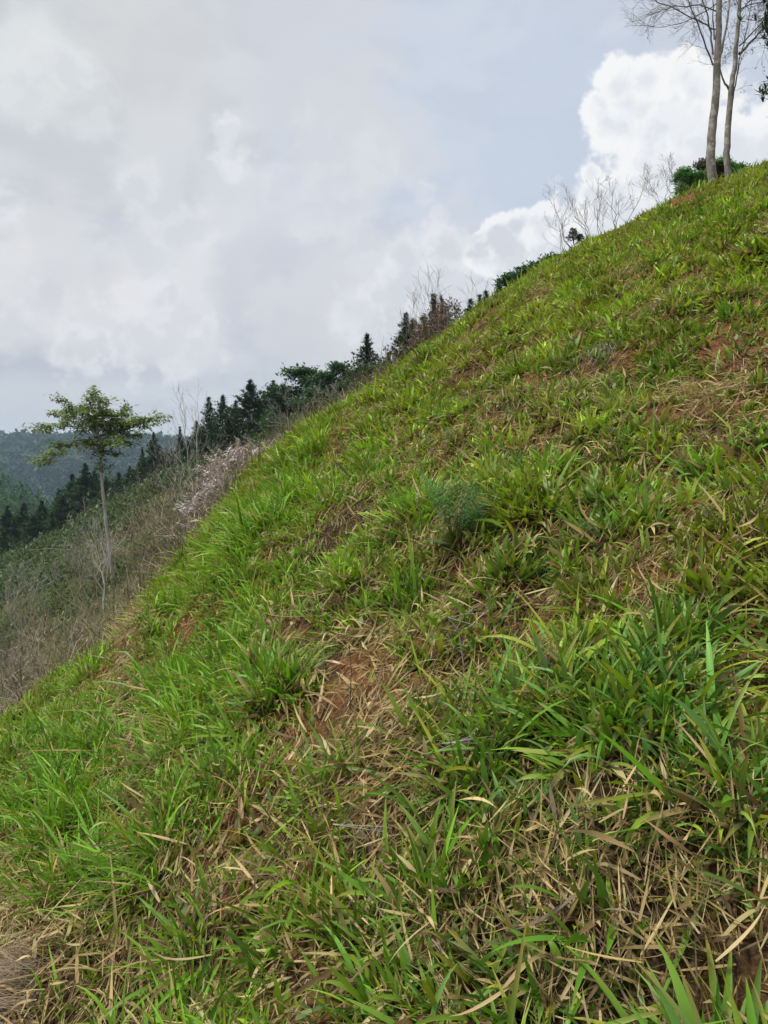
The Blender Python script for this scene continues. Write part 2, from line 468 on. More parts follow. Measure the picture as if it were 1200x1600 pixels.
def polar_sheet(name, rs, az, zf, mat, close, colf=None):
    A, Rr = np.meshgrid(az, rs)
    x = (Rr * np.sin(A)).ravel(); y = (Rr * np.cos(A)).ravel()
    z = zf(x, y)
    na, nr = len(az), len(rs)
    i = np.arange(nr - 1)[:, None] * na; j = np.arange(na - 1)[None, :]
    q = np.stack([i + j, i + j + 1, i + na + j + 1, i + na + j], -1).reshape(-1, 4)
    if close:
        i1 = np.arange(nr - 1) * na
        q = np.concatenate([q, np.stack([i1 + na - 1, i1, i1 + na, i1 + 2 * na - 1], -1)])
    q = q[:, ::-1]
    cols = None if colf is None else colf(x, y)
    return new_mesh(name, np.stack([x, y, z], -1), faces4=q, cols=cols, mat=mat)
def az_list(fine, coarse):
    a = np.arange(-48, 48, fine); b = np.arange(48, 312, coarse)
    return np.radians(np.concatenate([a, b]))
def gcol(x, y):
    b = isbrush(x, y); v = np.clip(b * 2, 0, 1)
    return np.repeat(v[:, None], 3, 1)
rs = np.concatenate([[0.02, 0.2, 0.5], 0.7 * (170 / 0.7) ** np.linspace(0, 1, 430)])
gnd = polar_sheet('ground', rs, az_list(0.25, 2.0), Z, ground_mat(), True, gcol)
tag(gnd, kind='structure')
rs = 150 * (1650 / 150.0) ** np.linspace(0, 1, 240)
def zfh(x, y):
    z = ZF(x, y)
    r = np.hypot(x, y)
    return z - np.clip((175 - r) / 25, 0, 1) * 25
hl = polar_sheet('hills', rs, az_list(0.4, 3.0), zfh, hill_mat(), True)
tag(hl, kind='structure')

# ------------------------------------------------------------------ blades
def blades(base, az, length, width, tilt, bend, cb, ct, segs=4, droop=None, twist=None, shape='leaf', fold=0.0, cm=None):
    """N curved ribbons as arrays of vertices, faces and colours"""
    n = len(base)
    h = np.stack([np.sin(az), np.cos(az), np.zeros(n)], -1)
    side = np.stack([np.cos(az), -np.sin(az), np.zeros(n)], -1)
    up = np.array([0, 0, 1.0])
    P = base.copy(); rows = []; cl = []
    k = 3 if fold else 2
    for j in range(segs + 1):
        tt = j / segs
        ph = tilt + bend * tt * tt
        if shape == 'leaf':
            w = width * min(1.0, 0.55 + 1.6 * tt) * (1 - tt ** 2.8)
        elif shape == 'stem':
            w = width * (1 - 0.6 * tt)
        else:
            w = width * math.sin(math.pi * min(0.97, 0.12 + 0.85 * tt)) 
        w = np.maximum(w, width * 0.04)
        d = np.cos(ph)[:, None] * up + np.sin(ph)[:, None] * h
        nrm = -np.sin(ph)[:, None] * up + np.cos(ph)[:, None] * h
        sd = side
        if twist is not None:
            ta = (twist * tt)[:, None]
            sd = side * np.cos(ta) + nrm * np.sin(ta)
        W2 = (w * 0.5)[:, None]
        if fold:
            rows += [P - sd * W2, P + nrm * (w * fold)[:, None], P + sd * W2]
        else:
            rows += [P - sd * W2, P + sd * W2]
        if cm is not None:
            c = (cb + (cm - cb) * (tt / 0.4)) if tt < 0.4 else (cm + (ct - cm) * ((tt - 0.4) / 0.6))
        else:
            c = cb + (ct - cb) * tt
        cl += [c] * k
        P = P + d * (length / segs)[:, None]
    V = np.stack(rows, 1); C = np.stack(cl, 1)               # n, (segs+1)*k, 3
    m = (segs + 1) * k
    q = []
    for j in range(segs):
        for e in range(k - 1):
            a = j * k + e
            q.append([a, a + 1, a + k + 1, a + k])
    q = np.array(q)[None] + (np.arange(n) * m)[:, None, None]
    return V.reshape(-1, 3), q.reshape(-1, 4), C.reshape(-1, 3)
class Acc:
    def __init__(self): self.v, self.q, self.c, self.n = [], [], [], 0
    def add(self, vqc):
        v, q, c = vqc
        self.v.append(v); self.q.append(q + self.n); self.c.append(c); self.n += len(v)
    def build(self, name, mat, parent=None, smooth=True, link=True, origin=None):
        v = np.concatenate(self.v)
        if origin is not None: v = v - np.asarray(origin)
        return new_mesh(name, v, faces4=np.concatenate(self.q), cols=np.concatenate(self.c), mat=mat, smooth=smooth, parent=parent, link=link)

# ground-anchored patches (centre in the picture, then fixed on the slope)
def make_patch(px, py, rx, ry, w):
    c = ground_at(px, py)[:2]
    ex = ground_at(px + rx, py)[:2] - c
    ey = ground_at(px, py - ry)[:2] - c
    mx = 0.9 * c[1] * rx / F * 3
    if np.linalg.norm(ex) > 2 * mx + .3: ex *= (2 * mx + .3) / np.linalg.norm(ex)
    if np.linalg.norm(ey) > 5.0: ey *= 5.0 / np.linalg.norm(ey)
    J = np.stack([ex, ey], 1)
    if abs(np.linalg.det(J)) < 1e-5: J = J + np.eye(2) * 0.1
    return c, np.linalg.inv(J), w
def ev(patches, x, y):
    r = np.zeros_like(x)
    for c, Ji, w in patches:
        dx, dy = x - c[0], y - c[1]
        a = Ji[0, 0] * dx + Ji[0, 1] * dy; b = Ji[1, 0] * dx + Ji[1, 1] * dy
        r = np.maximum(r, w * np.exp(-(a * a + b * b)))
    return r
DRY = [make_patch(*p) for p in [(555, 1090, 100, 100, 1.2), (600, 1180, 80, 90, 1.1), (540, 1290, 130, 65, 1), (400, 1300, 90, 60, .8), (240, 1425, 200, 50, 1.2), (40, 1500, 150, 80, 1.25),
       (130, 1560, 120, 40, .6), (950, 1330, 190, 45, .85), (1080, 1450, 150, 80, .85), (850, 1440, 130, 50, .8), (1000, 1570, 220, 45, .8), (700, 1400, 120, 40, .5), (1120, 1330, 60, 30, .7), (620, 1500, 160, 60, .55),
       (690, 980, 60, 30, .8), (580, 830, 70, 35, .7), (450, 985, 60, 30, .7), (860, 720, 60, 20, .55), (1090, 630, 100, 28, .8), (1140, 560, 80, 25, .6), (700, 860, 50, 30, .7),
       (640, 700, 50, 20, .5), (790, 950, 60, 25, .5), (1000, 960, 60, 25, .5), (430, 860, 30, 20, .5), (195, 985, 35, 18, 1), (740, 540, 30, 10, .6), (990, 430, 40, 12, .6),
       (1150, 310, 60, 12, .7), (850, 450, 30, 10, .6), (1170, 860, 60, 40, .6), (1040, 1180, 80, 40, .35), (300, 1330, 60, 40, .5)]]
BARE = [make_patch(*p) for p in [(525, 945, 38, 18, 1), (545, 1065, 65, 38, 1.1), (515, 1120, 55, 36, 1.1), (1045, 655, 34, 13, 1), (880, 700, 30, 10, .7), (450, 975, 30, 14, .8), (575, 805, 45, 14, .8),
        (60, 1540, 90, 40, .8), (1130, 530, 60, 12, .8), (750, 850, 30, 15, .7), (1190, 1590, 90, 50, .8), (560, 1240, 50, 25, .7), (745, 520, 18, 8, 1), (1130, 312, 60, 6, .8), (720, 590, 30, 8, .5)]]
LUSH = [make_patch(*p) for p in [(120, 1240, 220, 100, 1), (330, 1180, 120, 80, .7), (250, 1060, 120, 60, .8), (380, 830, 90, 60, .7), (1000, 1080, 200, 110, .9), (800, 1100, 120, 80, .6),
        (1100, 900, 150, 90, .6), (470, 700, 90, 50, .6), (230, 1530, 80, 40, .5), (900, 820, 120, 50, .5), (680, 1170, 60, 40, .4)]]
FINE = [make_patch(*p) for p in [(130, 1230, 260, 220, 1), (300, 1000, 200, 150, .8), (400, 830, 200, 110, .6)]]

def scatter(y0, y1, dens, umax=0.72):
    """points per square metre over the wedge in front of the camera"""
    area = umax * (y1 * y1 - y0 * y0)
    n = int(area * dens)
    y = np.sqrt(RNG.uniform(y0 * y0, y1 * y1, n))
    u = RNG.uniform(-umax, umax, n)
    return u * y, y
def pal(n, colors, p=None):
    c = np.array(colors, float)
    i = RNG.choice(len(c), n, p=p)
    f = RNG.uniform(0, 1, (n, 1)); j = RNG.choice(len(c), n, p=p)
    r = c[i] * f + c[j] * (1 - f)
    return r * np.exp(RNG.normal(0, 0.13, (n, 1)))
GREEN = [(.13, .25, .014), (.19, .33, .018), (.26, .38, .026), (.08, .17, .014), (.30, .37, .032), (.11, .24, .028), (.20, .26, .04)]
NEARG = [(.060, .17, .014), (.095, .24, .018), (.045, .125, .018), (.070, .17, .045), (.15, .27, .02), (.10, .21, .05), (.19, .28, .025)]
FRESH = [(.11, .29, .014), (.16, .35, .02), (.075, .22, .014)]
STRAW = [(.42, .315, .13), (.30, .215, .085), (.52, .42, .21), (.19, .12, .055), (.36, .31, .13), (.12, .078, .04)]

green, dry = Acc(), Acc()
def clumps(y0, y1, dens, nb, L, Wd, spread, segs, fold, wscale):
    x, y = scatter(y0, y1, dens)
    b = isbrush(x, y)
    lush, fine = ev(LUSH, x, y), ev(FINE, x, y)
    dr = np.clip(ev(DRY, x, y) + 0.9 * np.clip(fbm(x * 1.1, y * 1.1, 3, 200) - 0.55, 0, 1) * np.where(y > 4, 1.1, 1.8), 0, 1.2)
    ba = ev(BARE, x, y)
    nf = np.clip((y - 2) / 3.5, 0, 1); nz = fbm(x * 2.2, y * 2.2, 2, 300) * nf + (.06 + .9 * fbm(x * 6.5, y * 6.5, 2, 301)) * (1 - nf)
    keep = RNG.uniform(0, 1, len(x)) < np.clip(0.95 + 0.4 * lush - 0.74 * dr - 1.3 * ba - 0.9 * np.clip(0.455 - nz, 0, 1) * 6, 0.08, 1) * np.where(x > .04 * y, np.clip(2.2 - b * 1.4, 0, 1), np.clip(1.35 - b * 2.2, 0, 1))
    x, y, lush, fine, dr, nz = [a[keep] for a in (x, y, lush, fine, dr, nz)]
    kk = RNG.uniform(0, 1, len(x)) < np.clip(.13 + 2.5 * tuss(x, y)[0] + .25 * lush - .5 * dr, 0.03, 1)
    x, y, lush, fine, dr, nz = [a[kk] for a in (x, y, lush, fine, dr, nz)]
    n = len(x)
    size = RNG.lognormal(0, 0.30, n) * (0.66 + .30 * np.clip((3.5 - y) / 2, 0, 1) + 0.42 * lush + 0.6 * (nz - .45) * 2 - 0.15 * dr)
    tw0, tbx, tby, thid = tuss(x, y)
    size = size * (.50 + .85 * np.sqrt(tw0))
    cnt = np.maximum(3, (nb * RNG.uniform(.6, 1.5, n) * (0.8 + .4 * lush)).astype(int))
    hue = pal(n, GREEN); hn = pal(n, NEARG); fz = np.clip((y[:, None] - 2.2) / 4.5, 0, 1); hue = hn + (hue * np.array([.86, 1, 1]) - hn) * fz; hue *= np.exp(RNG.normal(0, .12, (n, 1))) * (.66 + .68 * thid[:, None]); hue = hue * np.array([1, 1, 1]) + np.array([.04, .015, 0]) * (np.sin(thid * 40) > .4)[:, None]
    hue = hue + (pal(n, FRESH) - hue) * np.clip(fine * 0.95, 0, 1)[:, None]
    big = fbm(x * .35, y * .35, 2, 420)[:, None]
    hue = hue * (0.82 + 0.36 * big) * np.array([1.0, 1, 1])
    yel = np.clip((fbm(x * .8 + 9, y * .8, 2, 430) - .48) * 4, 0, 1)[:, None] * np.clip((y[:, None] - 3) / 5, .25, 1)
    hue = hue + (np.array([.24, .31, .03]) - hue) * yel * 0.5
    id_ = np.repeat(np.arange(n), cnt); N = len(id_)
    az = RNG.uniform(0, 2 * np.pi, N)
    rr = spread * size[id_] * np.sqrt(RNG.uniform(0, 1, N))
    bx = x[id_] + rr * np.sin(az); by = y[id_] + rr * np.cos(az)
    base = np.stack([bx, by, Z(bx, by) - 0.008], -1)
    az2 = az + RNG.normal(0, 0.7, N)
    # blades on a steep slope lean downhill (to the left)
    tilt = np.abs(RNG.normal(0.55, 0.42, N)) + 0.35 * rr / (spread + 1e-6) * .6
    ldx = RNG.normal(0, .28, n)[id_]; ldy = RNG.normal(0, .28, n)[id_]
    hx = np.sin(az2) * tilt - 0.08 + ldx * .7 + .62 * tbx[id_]; hy = np.cos(az2) * tilt - 0.05 + ldy * .7 + .62 * tby[id_]
    az2 = np.arctan2(hx, hy); tilt = np.hypot(hx, hy)
    Ls = L * size[id_] * RNG.uniform(.45, 1.35, N)
    fi = fine[id_]
    Ws = Wd * RNG.uniform(.55, 1.35, N) * (1 - .45 * fi) * wscale
    Ls = Ls * (1 + .25 * fi)
    bend = RNG.gamma(2.0, 0.30, N) * np.where(RNG.uniform(0, 1, N) < .12, 2.0, 1.0)
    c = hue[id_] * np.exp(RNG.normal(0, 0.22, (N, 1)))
    cb = c * np.array([.68, .50, .5]); ct = c * np.array([1.18, 1.08, 1.0])  # brownish blade bases, darkened to paint shade into the gaps between tufts
    k = RNG.uniform(0, 1, N)
    yt = (k < .10)[:, None]; ct = np.where(yt, np.array([.34, .27, .07]) * RNG.uniform(.7, 1.2, (N, 1)), ct)
    yb = ((k > .10) & (k < .15))[:, None]; cy = np.array([.32, .34, .03]) * RNG.uniform(.6, 1.1, (N, 1))
    cb = np.where(yb, cy, cb); ct = np.where(yb, cy * 1.1, ct); cm = np.where(yb, cy, c)
    isd = RNG.uniform(0, 1, N) < (0.05 + 0.36 * dr[id_] + .13 * (1 - lush[id_]))
    sc = pal(N, STRAW) * .9
    for msk, acc in ((~isd, green), (isd, dry)):
        if acc is dry:
            cb, cm, ct = sc * .85, sc, sc * 1.08
            tilt = tilt + RNG.uniform(.1, .8, N)
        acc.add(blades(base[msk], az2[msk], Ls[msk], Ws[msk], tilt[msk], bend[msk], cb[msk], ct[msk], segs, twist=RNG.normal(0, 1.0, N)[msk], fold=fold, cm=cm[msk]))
    return N
def litter(y0, y1, dens, L, Wd, segs, wscale):
    x, y = scatter(y0, y1, dens)
    b = isbrush(x, y)
    lush = ev(LUSH, x, y)
    dr = np.clip(ev(DRY, x, y) + 0.9 * np.clip(fbm(x * 1.1, y * 1.1, 3, 200) - 0.55, 0, 1) * np.where(y > 4, 1.1, 1.8), 0, 1.2)
    k = RNG.uniform(0, 1, len(x)) < np.clip(np.where(y > 4, .2, .34) + .6 * dr - .22 * lush - .95 * ev(BARE, x, y), 0.05, 1) * np.where(x > .04 * y, np.clip(2.2 - b * 1.4, 0, 1), np.clip(1.4 - b * 2, 0, 1))
    x, y, dr = x[k], y[k], dr[k]; N = len(x)
    lift = RNG.uniform(0, 0.03 + .05 * dr, N)
    # local combing direction so mats of straw lie together
    a0 = 2 * np.pi * fbm(x * .9, y * .9, 2, 505) * 1.5
    az = a0 + RNG.normal(0, .9, N)
    # follow the slope surface
    e = .06
    dzdx = (Z(x + e * np.sin(az), y + e * np.cos(az)) - Z(x, y)) / e
    tilt = np.pi / 2 - np.arctan(dzdx) - RNG.exponential(.16, N)
    base = np.stack([x, y, Z(x, y) + lift + .004], -1)
    c = pal(N, STRAW)
    gr = RNG.uniform(0, 1, N) < .16
    c = np.where(gr[:, None], pal(N, [(.26, .21, .14), (.17, .125, .08), (.11, .075, .04)]), c)
    Ws = Wd * RNG.lognormal(-.25, .5, N) * wscale
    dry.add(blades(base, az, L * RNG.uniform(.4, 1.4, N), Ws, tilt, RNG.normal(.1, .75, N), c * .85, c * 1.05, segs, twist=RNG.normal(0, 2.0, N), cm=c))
# (y0, y1, clumps/m2, blades, length, width, spread, segs, fold, width scale)
BANDS = [(.75, 2.6, 560, 16, .078, .0155, .035, 6, .18, 1.0), (2.6, 5.2, 440, 17, .088, .0150, .042, 4, 0, 1.15), (5.2, 10, 340, 18, .102, .0138, .055, 3, 0, 1.6), (10, 17, 160, 18, .13, .0132, .075, 3, 0, 2.3), (17, 34, 54, 18, .165, .013, .12, 2, 0, 2.9)]
tot = sum(clumps(*b) for b in BANDS)
def turf(y0, y1, dens, L, Wd, segs, ws):
    x, y = scatter(y0, y1, dens); b = isbrush(x, y)
    k = RNG.uniform(0, 1, len(x)) < np.where(x > .04 * y, 1, np.clip(1.35 - b * 2.2, 0, 1)) * np.clip(1 - .75 * ev(BARE, x, y), 0, 1)
    x, y = x[k], y[k]; N = len(x); dr = ev(DRY, x, y)
    base = np.stack([x, y, Z(x, y) - .004], -1)
    c = np.where((RNG.uniform(0, 1, N) < .26 + .35 * dr)[:, None], pal(N, STRAW), pal(N, GREEN) * np.array([1.05, .95, 1.0]))
    g = RNG.uniform(0, 1, N) < .8
    for m, acc in ((g, green), (~g, dry)):
        n = int(m.sum())
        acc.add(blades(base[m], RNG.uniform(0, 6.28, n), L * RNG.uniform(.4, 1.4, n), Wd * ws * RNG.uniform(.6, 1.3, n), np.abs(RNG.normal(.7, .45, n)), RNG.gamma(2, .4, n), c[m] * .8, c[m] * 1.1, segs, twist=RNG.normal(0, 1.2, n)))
for b in [(.75, 2.6, 1800, .062, .0085, 4, 1.0), (2.6, 5.2, 1500, .065, .009, 3, 1.1), (5.2, 10, 900, .075, .010, 2, 1.4), (10, 17, 380, .09, .011, 2, 2.1), (17, 34, 130, .12, .012, 2, 3.0)]:
    turf(*b)
def crest(y0, y1, dens):
    n = int((y1 * y1 - y0 * y0) * .5 * .75 * dens); y = np.sqrt(RNG.uniform(y0 * y0, y1 * y1, n)); u = RNG.uniform(.04, .8, n); x = u * y
    c = pal(n, GREEN); base = np.stack([x, y, Z(x, y) - .01], -1)
    green.add(blades(base, RNG.uniform(0, 6.28, n), RNG.uniform(.1, .32, n), RNG.uniform(.03, .06, n), np.abs(RNG.normal(.45, .35, n)), RNG.gamma(2, .4, n), c * .8, c * 1.1, 2))
crest(30, 55, 120)
for b in [(.75, 2.6, 7000, .10, .0042, 5, 1.0), (2.6, 5.2, 3800, .11, .0046, 3, 1.15), (5.2, 10, 1500, .12, .0055, 2, 1.7), (10, 20, 380, .15, .006, 2, 2.8)]:
    litter(*b)
# broad straw leaves lying over the near grass
def big_straw(n):
    x, y = scatter(.9, 4.2, n / 12.0)
    dr = ev(DRY, x, y)
    k = RNG.uniform(0, 1, len(x)) < np.clip(.03 + .8 * dr, 0, 1)
    x, y = x[k], y[k]; N = len(x)
    az = RNG.uniform(0, 2 * np.pi, N)
    base = np.stack([x, y, Z(x, y) + RNG.uniform(.01, .10, N)], -1)
    c = pal(N, [(.50, .37, .18), (.42, .29, .13), (.55, .44, .25)])
    dry.add(blades(base, az, RNG.uniform(.06, .19, N), RNG.uniform(.005, .0115, N), RNG.uniform(.8, 1.6, N), RNG.normal(.4, 1.0, N), c * .85, c * 1.1, 6, twist=RNG.normal(0, 1.8, N), fold=.15, cm=c))
big_straw(4200)
x, y = scatter(1.0, 9, 9); k = isbrush(x, y) < 0; x, y = x[k], y[k]; m = 9
C = np.repeat(np.stack([x, y, Z(x, y) + .03], -1), m, 0) + RNG.normal(0, .02, (len(x) * m, 3)); n = len(C); c = pal(n, [(.07, .13, .04), (.11, .17, .05), (.15, .19, .07)])
green.add(blades(C, RNG.uniform(0, 6.28, n), RNG.uniform(.02, .05, n), RNG.uniform(.01, .022, n), RNG.uniform(.5, 1.5, n), RNG.uniform(0, .7, n), c * .9, c * 1.1, 3, shape='oval'))
g_ = green.build('grass', M_grass); tag(g_, kind='stuff')
d_ = dry.build('dry_grass', M_dry); tag(d_, kind='stuff')
print('blades', tot, 'verts', green.n, dry.n)

# ------------------------------------------------------------------ wood
class Wood:
    def __init__(self): self.v, self.q, self.n = [], [], 0
    def tube(self, pts, r0, r1, k=6):
        pts = [np.asarray(p, float) for p in pts]; m = len(pts)
        a = None
        for i, p in enumerate(pts):
            d = pts[min(i + 1, m - 1)] - pts[max(i - 1, 0)]; d = d / (np.linalg.norm(d) + 1e-9)
            if a is None:
                a = np.cross(d, [0.3, 0.2, 1.0] if abs(d[2]) < .9 else [1, 0, 0])
            a = a - d * a.dot(d); a /= np.linalg.norm(a) + 1e-9
            b = np.cross(d, a); r = r0 + (r1 - r0) * i / max(1, m - 1)
            for j in range(k):
                t_ = 2 * math.pi * j / k
                self.v.append(p + (a * math.cos(t_) + b * math.sin(t_)) * r)
        for i in range(m - 1):
            for j in range(k):
                A = self.n + i * k; self.q.append((A + j, A + (j + 1) % k, A + k + (j + 1) % k, A + k + j))
        self.n = len(self.v)
    def build(self, name, mat, parent=None, origin=(0, 0, 0)):
        return new_mesh(name, np.array(self.v) - np.asarray(origin), faces4=np.array(self.q), mat=mat, parent=parent)
def unit(v): v = np.asarray(v, float); return v / (np.linalg.norm(v) + 1e-9)
def grow(wd, p, d, L, r, lvl, rg, up=0.15, kids=4, ratio=.62, ang=.7, wob=.16, tips=None, rmin=.002, k=5, start=.25, taper=.45):
    """a limb that bends, and side shoots along it; tips collects (point, direction, level)"""
    n = 5 if lvl > 0 else 3
    pts = [np.asarray(p, float)]; d = unit(d); ds = [d]
    for i in range(n):
        d = unit(d + rg.normal(0, wob, 3) + np.array([0, 0, up * .35])); ds.append(d)
        pts.append(pts[-1] + d * L / n)
    wd.tube(pts, r, max(rmin, r * taper), k)
    if tips is not None:
        for i in range(1, n + 1): tips.append((pts[i], ds[i], lvl))
    if lvl <= 0: return
    for j in range(kids):
        f = start + (1 - start) * (j + rg.uniform(.2, .9)) / kids
        i = min(n - 1, int(f * n)); fr = f * n - i
        q = pts[i] + (pts[i + 1] - pts[i]) * fr
        ax = unit(np.cross(ds[i], rg.normal(0, 1, 3)))
        nd = unit(ds[i] * math.cos(ang) + ax * math.sin(ang) * rg.uniform(.7, 1.3))
        grow(wd, q, nd, L * ratio * (1.15 - .5 * f) * rg.uniform(.7, 1.2), max(rmin, r * (1 - .5 * f) * .6), lvl - 1, rg, up, kids, ratio, ang, wob, tips, rmin, max(3, k - 1), .15, taper)

def bare_tree(name, label, cat, base, stems, lvl=2, kids=4, r=.03, mat=B_dead, seed=1, up=.25, ang=.6, rmin=.004, group=None, wob=.14, ratio=.6):
    """stems: list of (dx, dy, height) tips relative to the base"""
    rg = np.random.default_rng(seed)
    root = empty(name, tuple(base)); tag(root, label, cat, group)
    w = Wood()
    for i, (dx, dy, h) in enumerate(stems):
        st = np.array([rg.normal(0, .04), rg.normal(0, .04), -.15])
        v = np.array([dx, dy, h + .15])
        pts = [st]; L = np.linalg.norm(v); n = 6
        for a in range(1, n + 1):
            pts.append(st + v * a / n + rg.normal(0, .03 * L, 3) * (1 if a < n else .3))
        ww = w if i == 0 else Wood()
        ww.tube(pts, r * .8, r * .2, 6)
        tw = Wood()
        for a in range(2, n + 1):
            for _ in range(1 + int(a > 2) if a < n else 2):
                ax = unit(rg.normal(0, 1, 3)); d = unit(unit(pts[a] - pts[a - 1]) + ax * ang)
                grow(tw, pts[a], d, L * .42 * (1.25 - a / n * .7), r * .27 * (1.2 - a / n * .7), lvl - 1, rg, up, kids, ratio, ang, wob, None, rmin, 4)
        ww.build('trunk' if i == 0 else 'stem', mat, root)
        tw.build('twigs', mat, root)
    return root

# ------------------------------------------------------------------ leaves helper
def leafcards(acc, pts, size, colors, rg, tilt=(.4, 1.7), shape='oval', wr=.45, segs=2, jitter=.12, var=.18):
    n = len(pts)
    c = np.array(colors, float)
    i = rg.choice(len(c), n); j = rg.choice(len(c), n); f = rg.uniform(0, 1, (n, 1))
    col = (c[i] * f + c[j] * (1 - f)) * np.exp(rg.normal(0, var, (n, 1)))
    L = size * rg.uniform(.55, 1.35, n)
    acc.add(blades(pts, rg.uniform(0, 2 * np.pi, n), L, L * wr * rg.uniform(.7, 1.3, n), rg.uniform(tilt[0], tilt[1], n), rg.uniform(.1, .8, n), col * .9, col * 1.1, segs, twist=rg.normal(0, .8, n), shape=shape))

# ------------------------------------------------------------------ pines
PINEC = [(.026, .060, .020), (.038, .082, .026), (.058, .108, .035), (.018, .042, .015)]
PINEL = [(.045, .095, .032), (.062, .12, .04), (.034, .07, .026)]
def pine_mesh(Ht, seed, width=.22, base=.22, dens=1.0, cols=PINEC, needle=.30, nw=.05, dead=False):
    rg = np.random.default_rng(seed)
    w = Wood(); a = Acc()
    n = 12; lean = rg.normal(0, .015, 2)
    axis = [np.array([lean[0] * Ht * (i / n) ** 2, lean[1] * Ht * (i / n) ** 2, Ht * i / n - (.4 if i == 0 else 0)]) for i in range(n + 1)]
    w.tube(axis, Ht * .013 + .02, .015, 7)
    P = []; z = base * Ht
    while z < Ht * .985:
        f = z / Ht
        prof = width * Ht * (min(1.0, (f - base + .12) / .22) if f < base + .12 else 1.0) * min(1.0, 2.0 * (1.02 - f) ** 1.12) * 1.3
        prof *= rg.uniform(.62, 1.2); m = rg.integers(5, 9); a0 = rg.uniform(0, 6.28)
        for b in range(m):
            if rg.uniform() < .13: continue
            an = a0 + b * 6.283 / m + rg.normal(0, .25); L = prof * rg.uniform(.5, 1.18) + .05
            el = .35 + .75 * f + rg.normal(0, .12)
            d = np.array([math.cos(an) * math.cos(el), math.sin(an) * math.cos(el), math.sin(el)])
            p0 = np.array([axis[0][0] + lean[0] * Ht * f * f, lean[1] * Ht * f * f, z]); pts = [p0]
            for s_ in range(4):
                d = unit(d + np.array([0, 0, .10])); pts.append(pts[-1] + d * L / 4)
            w.tube(pts, .008 + L * .012, .005, 3)
            nt = max(2, int(L / .12 * dens))
            for q in range(nt):
                g = (.28 + .72 * (q + rg.uniform()) / nt) * 4; i = min(3, int(g))
                c = pts[i] + (pts[i + 1] - pts[i]) * (g - i) + rg.normal(0, .03 + .09 * L * (.4 + .3 * (g / 4)), 3) * np.array([1, 1, .55])
                P.append((c, d))
        z += Ht * rg.uniform(.028, .05) * (1.15 - .5 * f)
    P.append((axis[-1], np.array([0, 0, 1.])))
    C = np.array([p[0] for p in P]); nb = 8
    if dead: nb = 3
    C = np.repeat(C, nb, 0); N = len(C)
    c0 = np.array(cols); cc = c0[rg.choice(len(c0), len(P))] * np.exp(rg.normal(0, .2, (len(P), 1))); cc = np.repeat(cc, nb, 0) * np.exp(rg.normal(0, .12, (N, 1)))
    L = needle * rg.uniform(.6, 1.25, N)
    a.add(blades(C, rg.uniform(0, 6.28, N), L, np.full(N, nw), np.abs(rg.normal(.6, .45, N)), rg.normal(.1, .3, N), cc * .9, cc * 1.15, 2))
    return w, a
PV = []
def stash(w, a, bark, leafm, tn='trunk', cn='crown'):
    tk = w.build(tn, bark); cr = a.build(cn, leafm)
    S.collection.objects.unlink(tk); S.collection.objects.unlink(cr)
    return tk, cr
pine_specs = [dict(width=.135, base=.12), dict(width=.125, base=.22, cols=PINEL), dict(width=.185, base=.15, dens=1.15), dict(width=.095, base=.22), dict(width=.165, base=.30), dict(width=.15, base=.12, cols=[(.17, .12, .085), (.12, .09, .065), (.09, .075, .05)], dens=.8, nw=.03)]
for i, sp in enumerate(pine_specs):
    w, a = pine_mesh(10.0, 50 + i, **sp)
    PV.append(stash(w, a, B_pine, M_needle))
def place(proto, name, label, cat, base, scale, rz, group=None):
    r = empty(name, tuple(base)); r.rotation_euler = (0, 0, rz); r.scale = scale
    tag(r, label, cat, group)
    for pt in proto:
        c = pt.copy(); S.collection.objects.link(c); c.parent = r
    return r
def pine_at(px, top, dist, v, label, group='pines behind the brush', name='pine_tree', wide=2.0):
    b = stand(px, dist); ztop = at(px, top, dist)[2]
    h = (ztop - b[2] + .3) / 10.0
    place(PV[v], name, label, 'pine tree' , (b[0], b[1], b[2] - .3), (h * wide, h * wide, h), (px * 1.7) % 6.28, group)
